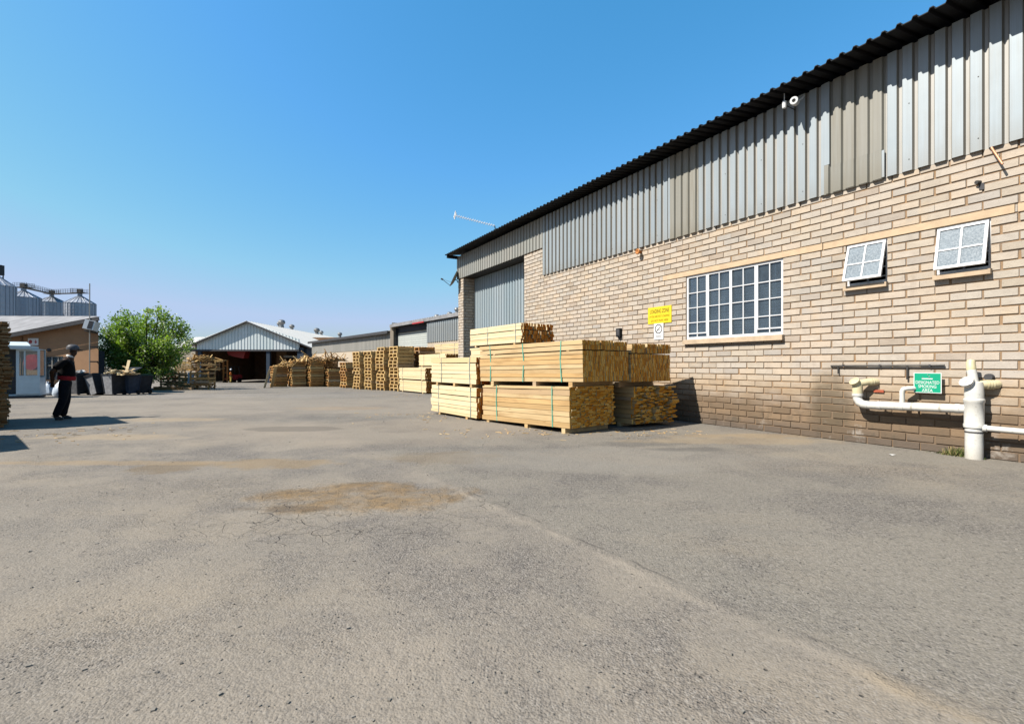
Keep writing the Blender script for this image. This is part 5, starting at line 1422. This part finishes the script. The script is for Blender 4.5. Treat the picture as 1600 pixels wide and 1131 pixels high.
def make_bin(name, label, P, rz, body="bin_grey", side="bin_sunlit", lid="bin_grey", open_=0.0, tilt=0.0, sc=1.0):
    t = thing(name, label, "wheelie bin", P, rz, "wheelie bins in a row under the tree")
    t.rotation_euler = (0, tilt, rz); t.scale = (sc, sc, sc)
    m = MB(); b0, b1 = (.21, .24), (.28, .33); H = .90
    q0 = [(-b0[0], -b0[1], .06), (b0[0], -b0[1], .06), (b0[0], b0[1], .06), (-b0[0], b0[1], .06)]; q1 = [(-b1[0], -b1[1], H), (b1[0], -b1[1], H), (b1[0], b1[1], H), (-b1[0], b1[1], H)]
    m.face(q0)
    for i in range(4):
        j = (i + 1) % 4; m.face([q0[i], q0[j], q1[j], q1[i]], 1 if i == 0 else 0)
        a, b = Vector(q1[i]), Vector(q1[j]); m.bar(a, b, .05, .05)
        m.bar(q0[i], q1[i], .035, .035)
    m.build("body", [MAT[body], MAT[side]], t)
    T = Matrix.Translation((0, b1[1], H + .03)) @ Matrix.Rotation(-open_, 4, 'X')
    m = MB(); m.box(-b1[0] - .03, b1[0] + .03, -2 * b1[1] - .04, .02, 0, .035, T=T); m.box(-b1[0] + .04, b1[0] - .04, -2 * b1[1] + .05, -.08, .035, .07, T=T); m.build("lid", MAT[lid], t)
    m = MB(); m.tube([(-b1[0] + .05, b1[1] + .08, H - .02), (b1[0] - .05, b1[1] + .08, H - .02)], .02, 8); m.build("handle", MAT[body], t)
    for s in (-1, 1):
        w = MB(); w.lathe([(0, -.03), (.10, -.03), (.11, 0), (.10, .03), (0, .03)], 16, Matrix.Translation((s * .25, .22, .11)) @ Matrix.Rotation(math.pi / 2, 4, 'Y')); w.build("wheel", MAT["black_plastic"], t)
    return t
bp = lambda x, y=617.3: GR(x, y)
make_bin("wheelie_bin", "dark wheelie bin behind the walking man, heaped to the brim", bp(123), -.12, side="bin_sunlit_mid", open_=0.0, sc=1.00)
make_bin("wheelie_bin", "wheelie bin leaning over sideways with sunlit-toned grey side", bp(156), -.3, tilt=-.26, open_=.0, lid="bin_grey", sc=0.97)
make_bin("wheelie_bin", "upright wheelie bin with sunlit-toned side, full of timber scraps", bp(179), -.22, open_=2.75, sc=1.04)
make_bin("wheelie_bin", "dark bluish wheelie bin right of the scrap filled one", bp(203, 616.5), -.15, body="bin_blue", side="bin_blue", open_=0.0, sc=0.93)
make_bin("wheelie_bin", "wheelie bin with green lid at the right end of the row", bp(222, 615.5), -.35, side="bin_sunlit_mid", lid="bin_green", sc=0.93)
p = bp(181); heap("scrap_heap", "pale timber scraps sticking out of the full bin", "wood scraps", (p[0], p[1], 0), .22, .22, .20, 26, "pine_pale", ln=(.25, .75), z=p[2] + .90)
p = bp(202); heap("scrap_heap", "timber scraps on the bluish bin, one lath slanting down", "wood scraps", (p[0], p[1], 0), .20, .20, .12, 12, "pine", ln=(.3, .8), z=p[2] + .92)
p = bp(124); t = heap("rubble_heap", "pale rubble heaped on the bin behind the man", "rubbish", (p[0], p[1], 0), .22, .22, .18, 40, "paper", ln=(.1, .3), z=p[2] + .92)
def slat_crate(name, label, P, w, d, h, rz, mat, group):
    t = thing(name, label, "crate", P, rz, group); m = MB()
    for x in (0, w - .07):
        for y in (-d, -.07): m.box(x, x + .07, y, y + .07, 0, h)
    m.box(0, w, -d, 0, .06, .085); m.build("frame", MAT[mat], t); m = MB(); z = .08
    while z < h - .08:
        g_ = U(.09, .13)
        if R.random() < .88:
            m.box(U(-.01, .01), w, -.004, .018, z, z + g_); m.box(0, w, -d - .018, -d + .004, z, z + g_)
            m.box(-.018, .002, -d, 0, z, z + g_); m.box(w - .002, w + .018, -d, 0, z, z + g_)
        z += g_ + U(.03, .07)
    m.build("slat", MAT[mat], t)
    if group and w > .5:
        c = Matrix.Rotation(rz, 3, 'Z') @ Vector((w / 2, -d / 2, 0))
        heap("offcut_heap", "broken wood filling the " + label, "wood offcuts", (P[0] + c.x, P[1] + c.y, 0), w * .52, d * .52, h * .75, 60, R.choice(("old_wood", "pallet_brown", "pallet_wood")), ln=(.2, .6), z=P[2] + .10)
    return t
GC = "slatted crates piled beside the tree"
p = bp(243, 608); slat_crate("slatted_crate", "slatted brown crate nearest the tree on the ground", (p[0], p[1] + 1, p[2]), 1.05, 1.0, 1.0, .25, "old_wood", GC)
p = bp(272, 608); slat_crate("slatted_crate", "dark open crate in the middle of the ground row", (p[0], p[1] + 1, p[2]), .75, .9, .85, .2, "old_wood", GC)
p = bp(290, 609); slat_crate("slatted_crate", "slatted crate on the ground with a pale plastic sheet on it", (p[0], p[1] + 1, p[2]), 1.0, 1.0, 1.05, .22, "pallet_brown", GC)
p = bp(262, 606); slat_crate("slatted_crate", "upper left slatted crate of the pile beside the tree", (p[0], p[1] + 1.6, p[2] + 1.05), 1.0, 1.0, .62, .1, "pallet_wood", GC)
p = bp(291, 606); slat_crate("slatted_crate", "upper right slatted crate of the pile beside the tree", (p[0], p[1] + 1.6, p[2] + 1.08), 1.1, 1.0, .60, .3, "old_wood", GC)
p = bp(275, 606); slat_crate("slatted_crate", "pale small crate wedged in the crate pile", (p[0] - .1, p[1] + .35, p[2] + .86), .45, .5, .45, .2, "pine", GC)
p = bp(292, 606); heap("offcut_heap", "jumble of broken boards on top of the crate pile", "wood offcuts", (p[0], p[1] + 1.5, 0), 1.4, .8, .5, 90, "pallet_wood", z=p[2] + 1.68)
p = bp(272, 609); t = thing("timber_baulk", "heavy dark timber baulk lying before the crate pile", "timber", (p[0], p[1] - .35, p[2]), .04); m = MB(); m.box(-.85, .75, -.1, .1, .005, .2, end=0); m.box(.78, 1.25, -.08, .1, .005, .15); m.build("beam", MAT["old_wood"], t)
p = bp(300, 608.5); t = thing("plastic_sheet", "pale blue plastic sheet hanging on a slatted crate", "sheet", (p[0], p[1] - .12, p[2] + .35), .22)
m = MB()
for i in range(6):
    for j in range(5):
        f = lambda a, b: (a * .055 - .16 + .03 * b * .3, -.05 + .035 * math.sin(a * 2.1 + b) , b * .13)
        m.face([f(i, j), f(i + 1, j), f(i + 1, j + 1), f(i, j + 1)])
m.build("fabric", MAT["sack"], t, True)
p = bp(172, 611); slat_crate("orange_crate", "orange slatted crate behind the leaning bin", (p[0] - .3, p[1] + 1.2, p[2] + .35), .75, .6, .75, .1, "pallet_wood", None)
p = bp(187, 611); t = thing("crate_stand", "low dark bench carrying the orange crate behind the bins", "bench", (p[0] - .7, p[1] + .9, p[2])); m = MB(); m.box(-.5, 1.0, -.35, .35, .28, .345); 
for x in (-.45, .9):
    for y in (-.3, .25): m.box(x, x + .06, y, y + .06, 0, .28)
m.build("frame", MAT["old_wood"], t)

# ------------------------------------------------------------------ the tree
def tree():
    Y = 28.3; C0 = Vector(AT(228, 536, Y)); g = gz(Y)
    base = Vector((C0.x - .2, Y + .2, g))
    t = thing("tree", "bushy green tree with pale tips between the gatehouse and the crates", "tree", base)
    L = lambda v: Vector(v) - base
    rr = random.Random(12)
    m = MB(); clumps = []
    m.tube([(0, 0, 0), (.05, 0, .45), (.1, -.05, .9)], [.20, .16, .13], 10)
    # main limbs first, clumps of leaves hung along them
    limbs = []
    outline = [(166, 548), (172, 522), (184, 503), (200, 494), (217, 497), (232, 490), (246, 489), (258, 498), (272, 500), (281, 512), (291, 518), (293, 536), (284, 552), (272, 566), (262, 580), (240, 590), (216, 594), (196, 588), (180, 570)]
    for (px, py) in outline:
        for _ in range(2):
            limbs.append(Vector(AT(px + rr.uniform(-5, 5), py + rr.uniform(-4, 4), Y + rr.uniform(-1.5, 1.5))))
    for _ in range(44):
        limbs.append(Vector(AT(rr.uniform(182, 276), rr.uniform(506, 580), Y + rr.choice((-1, 1, -1)) * rr.uniform(1.0, 1.9))))
    for e in limbs:
        q = L(e); mid = Vector((q.x * .5 + rr.uniform(-.15, .15), q.y * .5, 1.0 + (q.z - 1.0) * .42))
        m.tube([(.08, -.03, .7), mid, q], [.065, .035, .010], 5, caps=False)
        tone = rr.random()
        for f in (1.0, .86, .70, .52):
            if f < .8 and rr.random() < .25: continue
            p = mid.lerp(q, (f - .4) / .6) + base; clumps.append((p + Vector((rr.uniform(-.12, .12), rr.uniform(-.12, .12), rr.uniform(-.1, .1))), rr.uniform(.26, .46), tone, 1))
        for _ in range(2):
            s2 = q.lerp(mid, rr.uniform(.2, .5)); e2 = s2 + Vector((rr.uniform(-.5, .5), rr.uniform(-.5, .5), rr.uniform(-.2, .5))); m.tube([s2, e2], [.018, .006], 4, caps=False)
            clumps.append((e2 + base, rr.uniform(.18, .32), tone, 1))
    for k in range(40):   # wing against the gatehouse wall, its shade put into darker leaf tones
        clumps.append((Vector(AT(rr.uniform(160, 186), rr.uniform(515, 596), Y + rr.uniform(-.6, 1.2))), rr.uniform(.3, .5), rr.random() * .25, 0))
    for k in range(22):   # loose shoots above the outline
        px, py = rr.choice(outline[2:12]); p = Vector(AT(px + rr.uniform(-6, 6), py - rr.uniform(1, 6), Y + rr.uniform(-.8, .8))); clumps.append((p, rr.uniform(.08, .16), rr.random(), 2))
    m.build("trunk", MAT["bark"], t)
    lf = MB()
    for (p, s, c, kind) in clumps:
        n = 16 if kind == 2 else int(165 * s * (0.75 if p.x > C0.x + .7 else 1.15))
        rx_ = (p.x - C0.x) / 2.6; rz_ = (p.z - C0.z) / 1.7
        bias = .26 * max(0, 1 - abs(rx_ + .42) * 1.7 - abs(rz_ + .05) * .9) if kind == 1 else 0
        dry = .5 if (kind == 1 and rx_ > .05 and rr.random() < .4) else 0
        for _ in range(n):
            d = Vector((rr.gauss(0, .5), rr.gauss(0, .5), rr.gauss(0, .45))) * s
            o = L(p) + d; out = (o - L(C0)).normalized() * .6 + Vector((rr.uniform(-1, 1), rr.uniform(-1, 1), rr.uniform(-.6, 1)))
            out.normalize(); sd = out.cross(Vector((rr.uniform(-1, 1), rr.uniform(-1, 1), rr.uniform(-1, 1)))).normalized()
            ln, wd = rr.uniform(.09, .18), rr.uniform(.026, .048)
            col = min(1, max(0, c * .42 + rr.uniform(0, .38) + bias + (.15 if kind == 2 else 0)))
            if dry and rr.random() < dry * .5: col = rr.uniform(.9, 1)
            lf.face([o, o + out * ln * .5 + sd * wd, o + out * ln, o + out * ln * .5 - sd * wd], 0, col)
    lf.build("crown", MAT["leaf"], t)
tree()

# ------------------------------------------------------------------ people
def skin(name, nodes, edges, mat, parent, sub=2, root=None):
    keys = list(nodes); me = bpy.data.meshes.new(name)
    me.from_pydata([nodes[k][0] for k in keys], [(keys.index(a), keys.index(b)) for a, b in edges], [])
    o = bpy.data.objects.new(name, me); COL.objects.link(o)
    sm = o.modifiers.new("skin", 'SKIN'); sm.use_smooth_shade = True; sm.branch_smoothing = .6
    for k, sv in zip(keys, me.skin_vertices[0].data):
        r = nodes[k][1]; sv.radius = (r, r) if not isinstance(r, tuple) else r; sv.use_root = (k == (root or keys[0]))
    ss = o.modifiers.new("sub", 'SUBSURF'); ss.levels = sub; ss.render_levels = sub
    dg = bpy.context.evaluated_depsgraph_get(); m2 = bpy.data.meshes.new_from_object(o.evaluated_get(dg))
    bpy.data.objects.remove(o); m2.materials.clear(); m2.materials.append(MAT[mat]); m2.name = name
    q = bpy.data.objects.new(name, m2); COL.objects.link(q); q.parent = parent; return q
def hand(nodes, edges, wrist, fwd, side, pre):
    w = Vector(nodes[wrist][0]); f = Vector(fwd).normalized(); s = Vector(side).normalized(); nn = f.cross(s)
    nodes[pre + 'palm'] = (tuple(w + f * .055), (.034, .018)); edges.append((wrist, pre + 'palm'))
    for i, (o, l) in enumerate(((-.026, .055), (-.009, .068), (.009, .072), (.026, .062))):
        a = w + f * .095 + s * o; b = a + f * l * .55 + nn * .006; c = b + f * l * .3 + nn * .02
        for nme, p in (('a', a), ('b', b), ('c', c)): nodes[f'{pre}f{i}{nme}'] = (tuple(p), .0085)
        edges += [(pre + 'palm', f'{pre}f{i}a'), (f'{pre}f{i}a', f'{pre}f{i}b'), (f'{pre}f{i}b', f'{pre}f{i}c')]
    a = w + f * .035 + s * -.035 + nn * .01; b = a + f * .035 + s * -.02 + nn * .012
    nodes[pre + 'ta'] = (tuple(a), .011); nodes[pre + 'tb'] = (tuple(b), .009); edges += [(pre + 'palm', pre + 'ta'), (pre + 'ta', pre + 'tb')]
def walker():
    P = GR(95, 656)
    t = thing("person", "man walking right in black shirt, dark trousers, red waistband and cap, hands behind back", "person", (P[0], P[1], P[2]), math.radians(38))
    N = {'pelvis': ((.085, 0, .83), .135), 'belly': ((.10, 0, .97), .125), 'chest': ((.105, 0, 1.17), .140), 'upper': ((.12, 0, 1.30), .115),
         'neck': ((.165, 0, 1.405), .052), 'jaw': ((.205, 0, 1.475), .072), 'skull': ((.200, 0, 1.545), .096), 'crown': ((.195, 0, 1.60), .075), 'nose': ((.298, 0, 1.520), .013), 'chin': ((.262, 0, 1.455), .030)}
    E = [('pelvis', 'belly'), ('belly', 'chest'), ('chest', 'upper'), ('upper', 'neck'), ('neck', 'jaw'), ('jaw', 'skull'), ('skull', 'crown'), ('skull', 'nose'), ('jaw', 'chin')]
    for s, n in ((-1, 'r'), (1, 'l')):
        N[n + 'sh'] = ((.10, .185 * s, 1.315), .058); N[n + 'el'] = ((-.125, .235 * s, 1.07), .043); N[n + 'wr'] = ((-.135, .075 * s, .865), .028)
        E += [('upper', n + 'sh'), (n + 'sh', n + 'el'), (n + 'el', n + 'wr')]
        hand(N, E, n + 'wr', (.0, -.35 * s, -1), (1, 0, 0), n)
        N[n + 'ear'] = ((.195, .088 * s, 1.535), .018); E.append(('skull', n + 'ear'))
    legs = {'r': ((.06, -.085, .78), (.045, -.09, .44), (-.09, -.09, .085), (.03, -.10, .035)), 'l': ((.07, .085, .78), (.085, .085, .44), (.02, .08, .085), (.15, .09, .035))}
    for n, (h, k, a, to) in legs.items():
        N[n + 'hip'] = (h, .092); N[n + 'kn'] = (k, .062); N[n + 'an'] = (a, .042); N[n + 'to'] = (to, .035)
        E += [('pelvis', n + 'hip'), (n + 'hip', n + 'kn'), (n + 'kn', n + 'an'), (n + 'an', n + 'to')]
    skin("body", N, E, "skin", t, 2)
    S = {'belly': ((.095, 0, .91), .168), 'mid': ((.095, 0, 1.03), .172), 'chest': ((.10, 0, 1.18), .180), 'upper': ((.12, 0, 1.31), .150), 'collar': ((.15, 0, 1.39), .078)}
    SE = [('belly', 'mid'), ('mid', 'chest'), ('chest', 'upper'), ('upper', 'collar')]
    for s, n in ((-1, 'r'), (1, 'l')):
        S[n + 'sh'] = ((.09, .20 * s, 1.315), .088); S[n + 'm'] = ((-.02, .225 * s, 1.19), .082); S[n + 'e'] = ((-.085, .235 * s, 1.115), .078); SE += [('upper', n + 'sh'), (n + 'sh', n + 'm'), (n + 'm', n + 'e')]
    skin("shirt", S, SE, "shirt_black", t, 2)
    Tn = {'p': ((.075, 0, .82), .172), 'w': ((.09, 0, .93), .160)}; TE = [('p', 'w')]
    for n, (h, k, a, to) in legs.items():
        Tn[n + 'h'] = ((h[0], h[1], .72), .112); Tn[n + 'k'] = (k, .082); Tn[n + 'c'] = (tuple(Vector(k).lerp(Vector(a), .55)), .076); Tn[n + 'a'] = ((a[0] + .01, a[1], a[2] + .0), .070)
        TE += [('p', n + 'h'), (n + 'h', n + 'k'), (n + 'k', n + 'c'), (n + 'c', n + 'a')]
    skin("trousers", Tn, TE, "trousers", t, 2)
    m = MB(); T = Matrix.Translation((.095, 0, .925)) @ Matrix.Rotation(.10, 4, 'Y') @ Matrix.Diagonal((1.0, .97, 1, 1)); m.lathe([(.135, -.05), (.153, -.045), (.158, 0), (.154, .04), (.135, .045)], 26, T); m.build("waistband", MAT["red_cloth"], t, True)
    for n, (h, k, a, to) in legs.items():
        f = {'h': ((a[0] - .035, a[1], .045), (.044, .040)), 'm': ((a[0] + .05, a[1], .042), (.046, .036)), 'to': ((to[0] + .03, to[1], .034), (.044, .030)), 'an': ((a[0] - .01, a[1], .10), .048)}
        skin("shoe", f, [('h', 'm'), ('m', 'to'), ('h', 'an')], "shoe", t, 2)
    m = MB(); T = Matrix.Translation((.195, 0, 1.565)) @ Matrix.Rotation(.10, 4, 'Y') @ Matrix.Diagonal((1.1, .95, 1, 1))
    m.lathe([(.099, -.02), (.102, .01), (.096, .05), (.074, .085), (.04, .103), (0, .108)], 22, T)
    m.build("cap", MAT["cap_grey"], t, True)
    m = MB(); m.lathe([(.070, -.012), (.076, .0), (.072, .022), (.064, .03)], 18, Matrix.Translation((.155, 0, 1.395)) @ Matrix.Rotation(.35, 4, 'Y')); m.build("collar", MAT["paper"], t, True)
    m = MB(); n = 10; top = []
    for k in range(n + 1): an = -.85 + 1.7 * k / n; top.append((an, .105))
    for k in range(n):
        a, b = top[k][0], top[k + 1][0]
        i0 = (.195 + .108 * math.cos(a), .094 * math.sin(a), 1.562); i1 = (.195 + .108 * math.cos(b), .094 * math.sin(b), 1.562)
        e0 = (.195 + (.108 + .07 * math.cos(a)) * math.cos(a) , .098 * math.sin(a), 1.548); e1 = (.195 + (.108 + .07 * math.cos(b)) * math.cos(b), .098 * math.sin(b), 1.548)
        m.face([i0, e0, e1, i1]); dn = lambda p: (p[0], p[1], p[2] - .006); m.face([dn(i0), dn(e0), dn(e1), dn(i1)]); m.face([e0, e1, dn(e1), dn(e0)])
    m.build("cap_peak", MAT["shirt_black"], t, True)
    for s in (-1, 1):
        m = MB(); m.lathe([(0, -.011), (.008, -.008), (.011, 0), (.008, .008), (0, .011)], 10, Matrix.Translation((.278, .032 * s, 1.538))); m.build("eye", MAT["paper"], t, True)
walker()
def shed_worker():
    Y = 60.5; P = (AT(360.5, 0, Y)[0], Y, gz(Y))
    t = thing("person", "worker in orange top and yellow trousers standing before the forklift", "person", P, .4)
    N = {'p': ((0, 0, .90), .13), 'c': ((.0, 0, 1.2), (.16, .12)), 'u': ((0, 0, 1.38), .11), 'n': ((0, 0, 1.47), .05), 'j': ((.02, 0, 1.55), .07), 'h': ((.02, 0, 1.63), .095)}
    E = [('p', 'c'), ('c', 'u'), ('u', 'n'), ('n', 'j'), ('j', 'h')]
    for s, n in ((-1, 'r'), (1, 'l')):
        N[n + 's'] = ((0, .19 * s, 1.38), .06); N[n + 'e'] = ((-.04, .26 * s, 1.12), .045); N[n + 'w'] = ((.10, .24 * s, .90), .03); N[n + 'hp'] = ((0, .1 * s, .85), .09); N[n + 'k'] = ((.03, .11 * s, .47), .06); N[n + 'a'] = ((-.02, .12 * s, .08), .042); N[n + 't'] = ((.12, .13 * s, .035), .034)
        E += [('u', n + 's'), (n + 's', n + 'e'), (n + 'e', n + 'w'), ('p', n + 'hp'), (n + 'hp', n + 'k'), (n + 'k', n + 'a'), (n + 'a', n + 't')]
        hand(N, E, n + 'w', (.4, 0, -1), (.9, 0, .3), n)
    skin("body", N, E, "skin", t, 2)
    S = {'p': ((0, 0, .92), .16), 'c': ((0, 0, 1.2), .185), 'u': ((0, 0, 1.38), .15)}; SE = [('p', 'c'), ('c', 'u')]
    for s, n in ((-1, 'r'), (1, 'l')):
        S[n + 's'] = ((0, .2 * s, 1.38), .08); S[n + 'e'] = ((-.04, .26 * s, 1.12), .065); S[n + 'w'] = ((.06, .245 * s, .96), .055); SE += [('u', n + 's'), (n + 's', n + 'e'), (n + 'e', n + 'w')]
    skin("jacket", S, SE, "orange_cloth", t, 2)
    S = {'p': ((0, 0, .90), .15)}; SE = []
    for s, n in ((-1, 'r'), (1, 'l')):
        S[n + 'h'] = ((0, .1 * s, .78), .11); S[n + 'k'] = ((.03, .11 * s, .47), .085); S[n + 'a'] = ((-.02, .12 * s, .10), .075); SE += [('p', n + 'h'), (n + 'h', n + 'k'), (n + 'k', n + 'a')]
    skin("trousers", S, SE, "yellow_cloth", t, 2)
    m = MB(); m.lathe([(.135, 0), (.115, .02), (.11, .08), (.07, .13), (0, .145)], 18, Matrix.Translation((.02, 0, 1.66))); m.build("helmet", MAT["white_paint"], t, True)
shed_worker()
